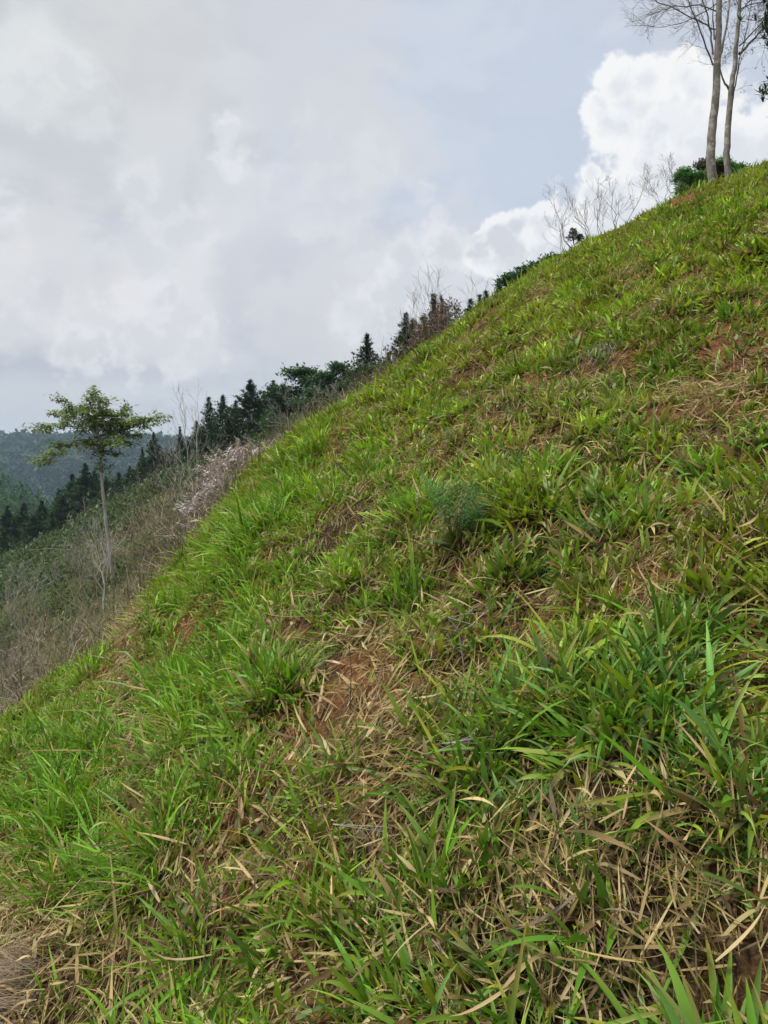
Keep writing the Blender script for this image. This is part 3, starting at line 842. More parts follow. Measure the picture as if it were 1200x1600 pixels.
# skyline row, from the left to the right of the picture
SK = [(224, 700, 78, 3, 'small dark pine just right of the slender leafy tree'),
 (242, 676, 74, 0, 'pointed dark pine standing between the leafy tree and the grey dead tree'),
 (283, 668, 72, 3, 'narrow pine top behind the many-stemmed dead tree'),
 (307, 658, 70, 0, 'short bushy pine behind the thin bare sapling with forked top'),
 (329, 622, 66, 1, 'left of the two close pines left of the widest pine'),
 (348, 618, 65, 0, 'right of the two close pines left of the widest pine'),
 (368, 626, 63, 4, 'dark pine pressed against the left side of the widest pine'),
 (390, 594, 60, 2, 'widest and tallest dark pine with a bare trunk over the pink dead ferns'),
 (412, 612, 62, 2, 'bushy pine on the right shoulder of the widest pine'),
 (400, 640, 57, 4, 'low dark pine under the right side of the widest pine'),
 (358, 655, 60, 2, 'low broad pine between the two close pines and the widest pine'),
 (338, 662, 62, 4, 'low dark pine below the two close pines'),
 (318, 668, 66, 2, 'low dark pine just behind the pink dead ferns'),
 (296, 690, 70, 4, 'low dark pine behind the base of the thin bare sapling'),
 (262, 702, 76, 1, 'grey-green pine behind the crown of the grey dead tree'),
 (426, 596, 66, 3, 'thin pointed pine between the widest pine and the round leafy tree'),
 (574, 522, 44, 0, 'tall pointed pine alone on the skyline right of the round leafy trees'),
 (604, 552, 47, 4, 'low round pine filling the gap right of the pointed skyline pine'),
 (618, 548, 43, 1, 'low pine at the left foot of the tall pine near the brown mound'),
 (632, 490, 42, 0, 'tall ragged pine left of the brown overgrown mound'),
 (647, 500, 44, 2, 'dark pine directly right of the tall ragged pine'),
 (662, 496, 45, 4, 'dark pine behind the bare twigs above the brown mound'),
 (678, 462, 43, 3, 'thin pine spire left of the brown dying pine'),
 (732, 468, 46, 0, 'small dark pine just right of the brown dying pine'),
 (748, 462, 48, 3, 'tiny pine tip second right of the brown dying pine'),
 (760, 455, 48, 1, 'tiny pine tip third right of the brown dying pine'),
 (776, 438, 47, 3, 'thin pine tip before the dark bushes on the upper skyline')]
for px, top, dist, v, lb in SK: pine_at(px, top, dist, v, lb)
pine_at(697, 462, 41, 5, 'brown dying pine above the overgrown mound on the skyline', None, 'dying_pine_tree', 1.25)
# row at the foot of the brush slope on the left
VR = [(10, 790, 96, 4, 'dark pine at the left picture edge in the valley row'), (38, 786, 98, 2, 'second dark pine from the left picture edge in the valley row'),
 (64, 782, 93, 4, 'broad pine with bare lower trunk in the valley row, third from left'), (90, 765, 97, 1, 'pale green pine fourth from left in the valley row'),
 (112, 741, 92, 0, 'pointed pine fifth from left, left of the tallest valley pine'), (133, 724, 89, 0, 'tallest pointed pine of the valley row left of the slender leafy trunk'),
 (146, 736, 93, 2, 'dark pine right beside the tallest valley pine'), (167, 744, 90, 4, 'pine directly behind the slender leafy trunk'),
 (186, 738, 86, 2, 'round-topped dark pine right of the slender leafy trunk'), (203, 728, 84, 0, 'dark pine second right of the slender leafy trunk'),
 (217, 722, 82, 2, 'dark pine third right of the slender leafy trunk'), (236, 716, 80, 4, 'dark pine under the pointed pine right of the leafy tree'),
 (255, 705, 79, 2, 'dark pine filling the gap behind the grey dead tree'), (270, 700, 76, 4, 'dark pine behind the stems of the grey dead tree'),
 (22, 812, 86, 3, 'low pine in front of the first two valley pines'), (80, 800, 88, 1, 'low pine in front between the third and fourth valley pines'), (120, 790, 84, 4, 'low dark pine in front of the tallest valley pine'),
 (50, 805, 89, 2, 'broad low pine in front between the second and third valley pines'), (100, 775, 90, 2, 'broad dark pine between the fourth and fifth valley pines'), (157, 770, 84, 2, 'low broad pine just left of the slender leafy trunk'), (178, 765, 82, 4, 'low dark pine just right of the slender leafy trunk'), (5, 830, 82, 2, 'low dark pine at the left edge below the valley row'), (226, 745, 76, 4, 'low pine at the right end of the valley row'), (-22, 775, 96, 2, None), (-55, 780, 99, 4, None)]
for px, top, dist, v, lb in VR:
    if lb: pine_at(px, top, dist, v, lb, 'pines along the foot of the brush slope', wide=2.3)

# broad-leaved dark trees on the skyline
def leafy_tree(name, label, cat, base, Ht, lobes, cols, seed, leaf=.2, n=6000, trunk=.1, tilt=(.6, 1.8), bark=B_dark, group=None, wr=.5):
    rg = np.random.default_rng(seed)
    root = empty(name, tuple(base)); tag(root, label, cat, group)
    w = Wood(); a = Acc()
    w.tube([(0, 0, -.3), (rg.normal(0, .1), rg.normal(0, .1), Ht * .3), (rg.normal(0, .15), rg.normal(0, .15), Ht * .6)], trunk, trunk * .6, 8)
    tot_ = sum(l[3] ** 2 for l in lobes)
    for (lx, ly, lz, lr, fl) in lobes:
        w.tube([(0, 0, Ht * .35), (lx * .5, ly * .5, (Ht * .4 + lz) / 2), (lx, ly, lz)], trunk * .45, .02, 5)
        m = int(n * lr ** 2 / tot_); ns = max(6, m // 28)
        # leaf sprays on the outside of each lobe
        v = rg.normal(0, 1, (ns, 3)); v /= np.linalg.norm(v, axis=1)[:, None]
        v[:, 2] = np.where(v[:, 2] < -.35, -v[:, 2], v[:, 2])
        c = np.array([lx, ly, lz]) + v * (rg.uniform(.45, 1.08, (ns, 1))) * np.array([lr, lr, lr * fl])
        for q in c[:: 3]: w.tube([(lx, ly, lz), tuple(q)], .02, .006, 3)
        P = np.repeat(c, 28, 0) + rg.normal(0, lr * .13 + leaf * .4, (ns * 28, 3)) * np.array([1, 1, .5])
        leafcards(a, P, leaf, cols, rg, tilt, wr=wr)
    w.build('trunk', bark, root); a.build('crown', M_leaf, root)
    return root
DK = [(.028, .068, .022), (.042, .098, .03), (.062, .125, .038), (.018, .045, .018)]
b = stand(466, 54); zt = at(466, 570, 54)[2] - b[2]
leafy_tree('round_tree', 'round-topped dark green leafy tree right of the widest pine', 'tree', b, zt, [(-1.2, 0, zt - 2.2, 1.1, .7), (.2, .3, zt - 1.0, 1.2, .7), (1.0, -.3, zt - 1.9, 1.1, .75), (-.3, .5, zt - 3.2, 1.6, .8), (.9, 0, zt - 3.9, 1.3, .9), (-1.5, .2, zt - 3.8, 1.1, .8)], DK, 5, .26, 9000)
b = stand(526, 50); zt = at(526, 562, 50)[2] - b[2]
leafy_tree('round_tree', 'dark leafy tree with ragged top left of the tall pointed skyline pine', 'tree', b, zt, [(-.8, 0, zt - 1.6, .9, .8), (.3, .2, zt - .8, .8, .7), (1.0, -.2, zt - 1.3, .7, .6), (0, .4, zt - 2.4, 1.3, .8), (-1.3, 0, zt - 2.8, 1.0, .9), (1.1, 0, zt - 2.7, 1.0, .9)], DK, 6, .24, 8000)
for i, (px, top, dist, rr, lb) in enumerate([(797, 428, 45, .6, 'dark bush on the upper skyline, lowest of the row above the pine tips'), (814, 421, 46, .7, 'dark bush second in the upper skyline row, flat topped'), (832, 413, 45, .55, 'dark bush third in the upper skyline row'),
   (850, 404, 44, .65, 'dark bush fourth in the upper skyline row with twiggy tips'), (868, 397, 42, .6, 'dark bush at the upper end of the skyline row'), (445, 640, 52, 1.3, 'dark bush between the widest pine and the round leafy tree'), (490, 612, 50, 1.2, 'dark bush filling under the round leafy tree'), (505, 600, 48, 1.0, 'dark bush between the round and the ragged leafy tree'), (560, 572, 45, .9, 'dark bush at the left side of the pointed skyline pine'), (425, 668, 50, 1.2, 'dark bush low beneath the pines by the grey fallen branches'), (380, 700, 50, 1.0, 'dark bush under the trunk of the widest pine'), (592, 560, 40, .8, 'small dark bush under the tall pointed skyline pine'), (550, 588, 46, .9, 'dark bush at the foot of the ragged leafy tree')]):
    b = stand(px, dist); zt = at(px, top, dist)[2] - b[2]
    leafy_tree('dark_bush', lb, 'bush', b, zt, [(-.3, 0, zt - rr, rr, .8), (.5, .1, zt - rr * 1.3, rr * .8, .8), (-.1, .3, zt - rr * 2, rr * 1.2, .9)], DK, 60 + i, .2, 2200, .04, group='dark bushes on the skyline')
# green bushes behind the tall trees
BG = [(.09, .22, .05), (.13, .29, .07), (.06, .15, .035)]
for i, (px, top, dist, rr, cs, lb) in enumerate([(1070, 263, 24, .30, BG, 'bright green rounded bush left of the two tall trunks'), (1100, 250, 25, .28, [(.09, .09, .04), (.06, .07, .03), (.12, .1, .06)], 'brownish bush partly behind the left tall trunk'), (1128, 246, 25, .34, BG, 'green bush between and right of the two tall trunks')]):
    b = stand(px, dist); zt = at(px, top, dist)[2] - b[2]
    leafy_tree('green_bush', lb, 'bush', b, zt, [(-.18, 0, zt - rr, rr, 1), (.22, .05, zt - rr * 1.25, rr * .9, 1), (0, .1, zt - rr * 2.2, rr * 1.3, 1.1)], cs, 80 + i, .075, 5000, .03, group='bushes behind the tall trees')

# ------------------------------------------------------------------ slender leafy tree
def slender_tree():
    rg = np.random.default_rng(3)
    dist = ground_at(177, 908)[1] if 17 < ground_at(177, 908)[1] < 30 else 22.0
    b = stand(177, dist)
    root = empty('slender_tree', tuple(b)); tag(root, 'slender pale-trunked tree with flat spreading yellow-green crown on the left slope', 'tree')
    q = lambda px, py, dy=0.0: at(px, py, dist) * np.array([1, 1, 1]) + np.array([0, dy, 0]) - b
    w = Wood()
    tr = [np.array([0, 0, -.2]), q(174, 885), q(166, 820), q(160, 760), q(157, 712), q(152, 680, .05), q(148, 650, .05)]
    w.tube(tr, .052, .026, 9)
    limbs = [([(157, 700), (130, 668), (100, 668), (64, 670)], -.5), ([(155, 690), (125, 655), (98, 645), (80, 642)], .5), ([(152, 680), (130, 650), (112, 632), (103, 628)], -.3),
             ([(150, 665), (143, 640), (140, 622), (141, 610)], .2), ([(152, 670), (160, 645), (158, 628), (155, 618)], -.4), ([(152, 675), (172, 655), (183, 642), (181, 632)], .6),
             ([(156, 695), (180, 675), (200, 668), (225, 660), (252, 650)], -.2), ([(157, 700), (185, 690), (212, 668), (240, 656)], .6), ([(157, 705), (175, 690), (198, 688), (208, 700)], -.7),
             ([(157, 705), (120, 690), (90, 708), (64, 722)], -.2), ([(157, 702), (135, 690), (118, 690), (108, 700)], .7), ([(156, 690), (140, 672), (122, 655), (110, 650)], -.8), ([(156, 690), (172, 672), (190, 655), (200, 652)], .9),
             ([(155, 685), (165, 665), (170, 650), (175, 640)], 1.0), ([(155, 685), (140, 665), (128, 650), (122, 640)], 1.1)]
    lv = []
    for pl, dy in limbs:
        n = len(pl); pts = [q(px, py, dy * (i / (n - 1)) * 1.2) for i, (px, py) in enumerate(pl)]
        pts = [pts[0]] + [p + rg.normal(0, .02, 3) for p in pts[1:]]
        w.tube(pts, .02, .006, 5)
        for i in range(n - 1):
            for s_ in range(7):
                if i == 0 and s_ < 4: continue
                p = pts[i] + (pts[i + 1] - pts[i]) * (s_ + rg.uniform()) / 7
                d = unit(unit(pts[i + 1] - pts[i]) * .8 + rg.normal(0, .7, 3) * np.array([1, 1, .35]) + np.array([0, 0, .15]))
                L = rg.uniform(.12, .38); e = p + d * L; w.tube([p, (p + e) / 2 + (0, 0, .02), e - (0, 0, .02)], .004, .002, 3)
                lv += [(p + (e - p) * f, d) for f in np.linspace(.25, 1.05, 6)]
    lv = lv[::3]
    pads = [(148, 622, 11, 8), (117, 638, 21, 7), (133, 650, 24, 7), (97, 670, 30, 4), (90, 648, 10, 4), (157, 646, 17, 7), (180, 647, 13, 7), (182, 660, 16, 5), (167, 670, 20, 6), (213, 663, 22, 4), (240, 653, 13, 4),
            (200, 677, 14, 4), (140, 667, 25, 6), (110, 698, 13, 3), (82, 709, 15, 3), (66, 725, 7, 4), (197, 692, 8, 6), (150, 693, 12, 6), (160, 707, 8, 5), (125, 660, 14, 5), (150, 655, 20, 6)]
    for px, py, rx, ry in pads:
        dy = rg.normal(0, .45); c = q(px, py, dy); k = dist / F; m = int(5 + rx * ry * .055)
        for _ in range(m):
            v = rg.normal(0, .5, 3); p = c + v * np.array([rx * k, rx * k * 1.1, ry * k * .8])
            d = unit(v * (1, 1, .2) + (0, 0, .1)); e = p + d * rg.uniform(.1, .28)
            w.tube([p, e], .003, .0015, 3); lv += [(p + (e - p) * f, d) for f in np.linspace(.1, 1.05, 5)]
        j = int(np.argmin([np.linalg.norm(t_ - c) for t_ in tr])); w.tube([tr[j], (tr[j] + c) / 2 - (0, 0, .04), c], .010, .004, 4)
    for _ in range(26):
        p = tr[4] + (tr[5] - tr[4]) * rg.uniform(-1.0, 1.0) + rg.normal(0, .08, 3); lv += [(p + rg.normal(0, .06, 3), None) for _ in range(3)]
    w.build('trunk', B_white, root)
    C = np.array([l[0] for l in lv]); C = np.repeat(C, 5, 0); N = len(C); C = C + rg.normal(0, .045, (N, 3)) * np.array([1.4, 1.4, .7])
    c = np.array([(.13, .20, .04), (.10, .165, .035), (.22, .29, .075), (.06, .10, .025), (.15, .15, .05)])[rg.choice(5, N, p=[.3, .25, .2, .17, .08])] * np.exp(rg.normal(0, .18, (N, 1)))
    a = Acc()
    a.add(blades(C, rg.uniform(0, 6.28, N), rg.uniform(.07, .14, N), rg.uniform(.03, .052, N), rg.uniform(1.2, 2.3, N), rg.uniform(.2, .9, N), c * .9, c * 1.15, 3, twist=rg.normal(0, .7, N), shape='oval'))
    a.build('crown', M_leaf, root)
slender_tree()

# ------------------------------------------------------------------ the two tall trees at the upper right
def tall_tree(label, dist, trunk, rads, limbs, seed, leafy):
    rg = np.random.default_rng(seed)
    b = stand(trunk[0][0], dist)
    root = empty('tall_tree', tuple(b)); tag(root, label, 'tree', 'tall trees on the crest')
    q = lambda px, py, dy=0.0: at(px, py, dist) + np.array([0, dy, 0]) - b
    w = Wood(); tw = Wood(); tips = []
    pts = [np.array([0, 0, -.3])] + [q(*p) for p in trunk[1:]]
    # smooth polyline with small wobbles
    fine = []
    for i in range(len(pts) - 1):
        for s_ in range(4): fine.append(pts[i] + (pts[i + 1] - pts[i]) * s_ / 4 + (rg.normal(0, .008, 3) if i + s_ else 0))
    fine.append(pts[-1]); w.tube(fine, rads[0], rads[1], 12)
    for pl, r0, dy, tl in limbs:
        n = len(pl); P = [q(px, py, dy * (i / (n - 1)) ** 1.2) for i, (px, py) in enumerate(pl)]
        f2 = []
        for i in range(n - 1):
            for s_ in range(3): f2.append(P[i] + (P[i + 1] - P[i]) * s_ / 3 + (rg.normal(0, .012, 3) if i + s_ else 0))
        f2.append(P[-1]); lw = Wood(); lw.tube(f2, r0, r0 * .35, 6); lw.build('limb', B_dark if r0 < .035 else B_grey, root)
        for i in range(2, len(f2)):
            for _ in range(tl):
                d = unit(unit(f2[i] - f2[i - 1]) + rg.normal(0, .6, 3) + (0, 0, .1))
                grow(tw, f2[i], d, rg.uniform(.35, .85), .006, 2, rg, .1, 3, .62, .6, .14, tips, .0018, 3)
    w.build('trunk', B_grey, root)
    tw.build('twigs', B_dark, root)
    T = np.array([t_[0] for t_ in tips if t_[2] == 0])
    k = rg.uniform(0, 1, len(T)) < leafy
    T = T[k]; a = Acc(); T = np.repeat(T, 3, 0) + rg.normal(0, .03, (len(T) * 3, 3))
    leafcards(a, T, .06, [(.05, .075, .03), (.07, .10, .04), (.09, .085, .045)], rg, (1.0, 2.4), wr=.35, segs=2)
    a.build('foliage', M_leaf, root)
tall_tree('thicker pale trunk of the two tall trees, left one, with fine twigs reaching left', 20.5,
    [(1108, 292), (1110, 250), (1113, 200), (1119, 140), (1121, 90), (1123, 30), (1126, -40), (1130, -140), (1128, -260)], (.125, .045),
    [([(1117, 118), (1123, 110), (1132, 75), (1143, 30), (1152, -30), (1165, -120)], .042, .5, 2), ([(1114, 102), (1096, 66), (1078, 33), (1062, 8), (1040, -40)], .022, -.6, 1),
     ([(1114, 85), (1112, 50), (1109, 20), (1101, -10), (1095, -60)], .026, .3, 1), ([(1118, 46), (1098, 38), (1077, 32), (1050, 22), (1022, 14), (1000, 4)], .02, -.4, 2),
     ([(1120, 18), (1095, 6), (1062, 4), (1040, 8), (1020, 12)], 0.018, .3, 2), ([(1116, 62), (1112, 30), (1108, -10)], .02, -.2, 1), ([(1124, -30), (1090, -60), (1050, -70), (1010, -60)], .025, .3, 3),
     ([(1126, -60), (1170, -110), (1200, -160)], .03, .2, 3), ([(1128, -120), (1090, -190), (1060, -230)], .025, .6, 3), ([(1120, 5), (1096, 18), (1075, 28), (1045, 30), (1015, 22)], .014, .5, 1)], 21, .012)
tall_tree('thinner forked trunk of the two tall trees, right one, leaning right', 22.0,
    [(1133, 276), (1135, 240), (1138, 200), (1141, 145), (1147, 110), (1151, 70), (1154, 30), (1158, -30), (1165, -150)], (.098, .035),
    [([(1139, 140), (1130, 128), (1121, 112), (1118, 90)], .035, -.2, 0), ([(1143, 165), (1150, 130), (1158, 90), (1168, 55), (1178, 15), (1186, -40)], .022, .3, 1),
     ([(1155, 84), (1168, 72), (1185, 52), (1205, 30), (1240, -10)], .042, .4, 2), ([(1155, 72), (1172, 56), (1190, 35), (1215, 5)], .022, -.5, 2), ([(1157, 15), (1170, 5), (1195, -5), (1230, -30)], .02, .4, 3),
     ([(1156, 20), (1166, 8), (1180, -12)], .018, -.4, 3), ([(1160, -40), (1120, -90), (1100, -140)], .025, .3, 3), ([(1153, 50), (1158, 15), (1150, -30)], .016, .2, 2), ([(1185, 52), (1192, 60), (1200, 70)], .01, -.2, 3)], 22, .10)
# pine standing just outside the right edge, branch tips in view
pb = stand(1262, 21.0)
place(PV[2], 'edge_pine_tree', 'dark pine at the right picture edge with only branch tips showing', 'pine tree', (pb[0], pb[1], pb[2] - .3), (.95, .95, .62), 1.1)

# ------------------------------------------------------------------ bare shrubs and dead trees
def bt(px, dist, stems, label, seed, name='bare_shrub', cat='bare shrub', mat=B_dead, group=None, **kw):
    """stems as tip pixels at the same distance"""
    b = stand(px, dist) if not isinstance(px, tuple) else ground_at(*px)
    if isinstance(px, tuple): dist = b[1]
    st = [(at(sx, sy, dist)[0] - b[0], dy, at(sx, sy, dist)[2] - b[2]) for sx, sy, dy in stems]
    return bare_tree(name, label, cat, b, st, mat=mat, seed=seed, group=group, **kw)
gr = 'bare shrubs on the crest'
bt(960, 20.5, [(1012, 285, .2), (945, 300, -.2), (972, 305, .4)], 'bare twiggy shrub with V-shaped stems, widest on the crest', 31, r=.018, rmin=.0025, group=gr, mat=B_dead, lvl=3, kids=2)
bt(936, 20.0, [(937, 285, .2), (926, 318, -.3), (950, 325, .1)], 'bare upright shrub left of the V-shaped one on the crest', 32, r=.012, rmin=.0025, group=gr, mat=B_dead, lvl=3, kids=2)
bt(922, 20.0, [(888, 308, 0), (905, 318, .3), (915, 330, -.2)], 'bare shrub leaning left, third from the tall trees on the crest', 33, r=.014, rmin=.0025, group=gr, mat=B_dead, lvl=3, kids=2)
bt(886, 20.0, [(864, 312, 0), (880, 345, .2), (868, 335, .3)], 'lowest bare shrub on the crest, leaning left over the sky', 34, r=.013, rmin=.0025, group=gr, mat=B_dead, lvl=3, kids=2)
bt(1033, 22.0, [(1012, 268, .2), (1040, 262, -.2), (1058, 258, .4), (1025, 275, .5)], 'fuzzy bare shrub just left of the green bushes on the crest', 35, r=.012, rmin=.0025, group=gr, mat=B_dead, lvl=3, kids=3)
b = stand(893, 20.5); leafy_tree('small_bush', 'small sparse dark bush at the lower end of the bare crest shrubs', 'bush', b, .75, [(-.05, 0, .5, .14, 1.6), (.1, 0, .35, .15, 1.5), (.0, .1, .65, .09, 1.4)], [(.06, .08, .04), (.09, .09, .05)], 9, .05, 900, .015)
bt((166, 948), 0, [(148, 842, .1), (152, 835, .4)], 'white dead sapling with fan of twigs beside the slender leafy trunk', 41, 'dead_sapling', 'dead tree', B_white, r=.028, rmin=.0025, lvl=3, kids=3, up=.3, ang=.55)
bt((135, 935), 0, [(120, 850, .3), (108, 868, -.2), (132, 812, .2), (105, 880, .2)], 'grey dead shrub with thin splayed stems left of the white sapling', 42, 'dead_shrub', 'dead shrub', B_dead, r=.016, rmin=.002, lvl=3, kids=3, up=.2, ang=.6)
bt((282, 786), 0, [(238, 700, .2), (262, 690, -.3), (280, 672, .3), (268, 712, .5), (300, 720, .2), (246, 742, -.3)], 'grey many-stemmed dead tree leaning left beside the pink dead ferns', 43, 'dead_tree', 'dead tree', B_dead, r=.024, rmin=.003, lvl=3, kids=3, up=.2, ang=.5)
bt((303, 776), 0, [(306, 632, 0), (282, 634, .3)], 'thin straight bare sapling with forked top against the sky', 44, 'bare_sapling', 'bare tree', B_white, r=.045, rmin=.006, lvl=2, kids=3, up=.1, ang=.5)
bt((318, 745), 0, [(372, 700, .3), (345, 688, -.2), (330, 700, .5)], 'grey arching bare branches above the pink dead ferns', 45, 'fallen_branches', 'dead branches', B_dead, r=.03, rmin=.003, lvl=3, kids=3, up=.05, ang=.6)
bt(462, 30, [(445, 625, .2), (470, 640, -.2), (430, 650, .4), (480, 655, .3)], 'bare brown shrub below the round leafy tree at the grass edge', 46, r=.02, rmin=.003, lvl=3, kids=3)
bt(505, 27, [(498, 622, .2), (515, 628, -.2), (525, 618, .4)], 'bare brown shrub below the ragged leafy tree at the grass edge', 47, r=.018, rmin=.003, lvl=3, kids=3)
bt(655, 33, [(652, 478, .2), (640, 495, -.2), (662, 470, .4)], 'pale bare shrub between the pines left of the brown mound', 48, r=.02, rmin=.005, lvl=2, kids=3)
bt(684, 36, [(668, 462, .2), (682, 456, -.2), (690, 470, .4)], 'bare twigs rising above the brown mound against the sky', 49, r=.02, rmin=.005, lvl=2, kids=3, mat=B_dark)
bt(745, 38, [(744, 455, .2), (752, 462, .1)], 'small bare sapling right of the brown dying pine', 50, r=.015, rmin=.006, lvl=2, kids=3)
for i, (p, st, lb) in enumerate([((35, 1008), [(32, 945, 0), (18, 905, .4), (45, 915, .2)], 'grey bare sapling nearest the left edge with forked top'), ((15, 985), [(12, 905, 0), (2, 925, .3)], 'thin grey stem at the left picture edge'),
    ((50, 968), [(42, 900, 0), (25, 895, .4), (58, 890, .3)], 'thin grey bare sapling right of the two at the left edge'), ((88, 930), [(86, 885, 0), (76, 895, .3)], 'short grey bare stem in the green brush on the left'),
    ((20, 1075), [(4, 1010, 0), (25, 1020, .2)], 'pale dry stem low at the left picture edge')]):
    bt(p, 0, st, lb, 70 + i, 'bare_sapling', 'bare tree', B_dead, 'bare saplings in the left brush', r=.014, rmin=.003, lvl=2, kids=3, up=.2)
# arched dead branches leaning over the brush
for i, pl in enumerate([[(78, 988), (100, 968), (122, 952), (150, 943)], [(100, 1005), (118, 985), (142, 978), (165, 985)]]):
    g0 = ground_at(*pl[0]); w = Wood(); P = [at(px, py, g0[1] + .15 * j) - g0 for j, (px, py) in enumerate(pl)]
    P[0] = P[0] - (0, 0, .05)
    w.tube(P, .016, .007, 6)
    rg = np.random.default_rng(90 + i)
    for p in P[1:]: grow(w, p, (rg.normal(), rg.normal(), .3), .35, .005, 1, rg, .1, 3)
    o = w.build('fallen_branch', B_white); o.location = tuple(g0)
    tag(o, ['long pale fallen branch arching over the brown brush', 'lower thin fallen branch bent like a bow over the brush'][i], 'branch')

# ------------------------------------------------------------------ brush (uncountable low growth beyond the grass)
RED = [make_patch(*p) for p in [(75, 890, 45, 14, 1), (110, 862, 35, 12, .9), (55, 905, 35, 10, .7), (130, 905, 14, 30, .8), (95, 1050, 30, 30, .9), (150, 965, 14, 20, .7), (215, 845, 30, 16, .9), (245, 800, 40, 20, .6), (300, 800, 30, 20, .5), (480, 650, 60, 20, .8), (435, 680, 30, 20, .8)]]
GRNP = [make_patch(*p) for p in [(85, 925, 45, 30, 1), (20, 900, 50, 30, .8), (200, 800, 30, 14, .9), (200, 885, 25, 14, .6), (15, 990, 40, 14, .7), (25, 1090, 50, 30, .6), (215, 780, 30, 10, .8)]]
GREYP = [make_patch(*p) for p in [(240, 830, 60, 30, .9), (60, 1000, 70, 25, .9), (110, 960, 40, 25, .8), (260, 790, 50, 20, .9), (160, 870, 50, 25, .5), (10, 1060, 40, 40, .8)]]
bg_, bd_ = Acc(), Acc()
SHG = [(.035, .065, .016), (.05, .09, .02), (.075, .115, .028), (.022, .042, .012)]
OLV = [(.11, .13, .035), (.15, .15, .05), (.07, .10, .022), (.17, .14, .07)]
DED = [(.17, .13, .09), (.24, .195, .145), (.12, .085, .058), (.28, .24, .19)]
RDD = [(.14, .075, .045), (.19, .11, .065), (.08, .05, .032)]
def brush(y0, y1, dens, nl, leaf, nt, tl, tw_, hm, umax=.85):
    n = int(umax * 1.0 * (y1 * y1 - y0 * y0) * dens)
    y = np.sqrt(RNG.uniform(y0 * y0, y1 * y1, n)); u = RNG.uniform(-umax, .10, n); x = u * y
    b = isbrush(x, y)
    k = (b > RNG.uniform(-.06, .18, n)) & (y < D2(u) * 1.12) & ((u < .06) | (y > 20))
    k &= RNG.uniform(0, 1, n) < np.where(u > -.02, .5, 1)
    x, y, u = x[k], y[k], u[k]; n = len(x)
    red, gr_, gy = ev(RED, x, y), ev(GRNP, x, y), ev(GREYP, x, y)
    nz = fbm(x * .28 + 40, y * .28, 3, 610); nz2 = fbm(x * .5, y * .5 + 30, 3, 620)
    sg = gr_ * 1.2 + np.clip((nz - .47) * 3.2, -.3, 1) + np.clip((y - 18) / 60, 0, .45) + .38 * np.clip((-u - .34) * 12, 0, 1) * np.clip((y - 12) / 6, 0, 1)
    sr = red * 1.1 + np.clip((nz2 - .58) * 4, 0, 1) * .7
    sy = gy * .9 + .36 + .5 * np.clip(1.1 - isbrush(x, y), 0, 1)
    kind = np.argmax(np.stack([sg + RNG.normal(0, .12, n), sr + RNG.normal(0, .12, n), sy + RNG.normal(0, .15, n)]), 0)
    base = np.stack([x, y, Z(x, y)], -1)
    h = hm * RNG.lognormal(0, .3, n) * np.where(kind == 0, 1.15, .8) * np.clip(.45 + isbrush(x, y) * 2.2, .4, 1) * (.6 + .8 * fbm(x * .6, y * .6, 2, 77))
    h = h * (1 + .8 * np.clip(np.maximum(gy, red) - .2, 0, 1) * (kind != 0)) * np.where(kind == 0, 1, RNG.choice([.6, 1.0, 1.5], n))
    rad = h * RNG.uniform(.7, 1.3, n)
    for kd, cols, acc, lf, rt in ((0, SHG, bg_, 1.0, .3), (1, RDD, bd_, .55, 1.0), (2, None, bd_, .5, 1.3)):
        m = kind == kd
        if not m.any(): continue
        B, hh, rr = base[m], h[m], rad[m]; M = len(B)
        cnt = int(nl * lf)
        v = RNG.normal(0, 1, (M * cnt, 3)); v /= np.linalg.norm(v, axis=1)[:, None]; v[:, 2] = np.abs(v[:, 2])
        sh = RNG.uniform(.35, 1.05, (M * cnt, 1))
        P = np.repeat(B, cnt, 0) + v * sh * np.stack([np.repeat(rr, cnt), np.repeat(rr, cnt), np.repeat(hh, cnt)], -1)
        if kd == 2:
            mixo = np.repeat(RNG.uniform(0, 1, M) < .42, cnt)
            col = np.where(mixo[:, None], np.array(OLV)[RNG.choice(4, M * cnt)], np.array(DED)[RNG.choice(4, M * cnt)])
        else:
            col = np.array(cols)[RNG.choice(len(cols), M * cnt)]
        col = col * np.repeat(np.exp(RNG.normal(0, .2, (M, 1))), cnt, 0) * np.exp(RNG.normal(0, .15, (M * cnt, 1)))
        N = M * cnt; L = leaf * RNG.uniform(.5, 1.4, N) * (1 if kd == 0 else 1.2)
        acc.add(blades(P, RNG.uniform(0, 6.28, N), L, L * (.5 if kd == 0 else .16), RNG.uniform(.3, 1.9, N), RNG.uniform(0, .8, N), col * .9, col * 1.1, 2, shape='oval'))
        ct = max(1, int(nt * rt)); N = M * ct
        Bq = np.repeat(B, ct, 0) + RNG.normal(0, .25, (N, 3)) * np.array([1, 1, 0]) * np.repeat(rr, ct)[:, None]
        cq = np.array(DED)[RNG.choice(4, N)] * np.exp(RNG.normal(0, .2, (N, 1))) * (.9 if kd != 1 else .7)
        tws = tw_ * RNG.uniform(.5, 1.5, N)
        bd_.add(blades(Bq, RNG.uniform(0, 6.28, N), np.repeat(hh, ct) * tl * RNG.uniform(.5, 1.4, N), tws, RNG.uniform(.3, 1.5, N), RNG.normal(.5, .9, N), cq, cq * 1.15, 3, shape='stem', twist=RNG.normal(0, .5, N)))
brush(5.5, 12, 10, 40, .06, 14, 1.2, .006, .36)
brush(12, 24, 4.2, 46, .085, 12, 1.2, .009, .50)
brush(24, 46, 1.6, 54, .15, 5, .9, .016, .65)
brush(46, 106, .6, 60, .28, 3, .9, .03, 1.0)
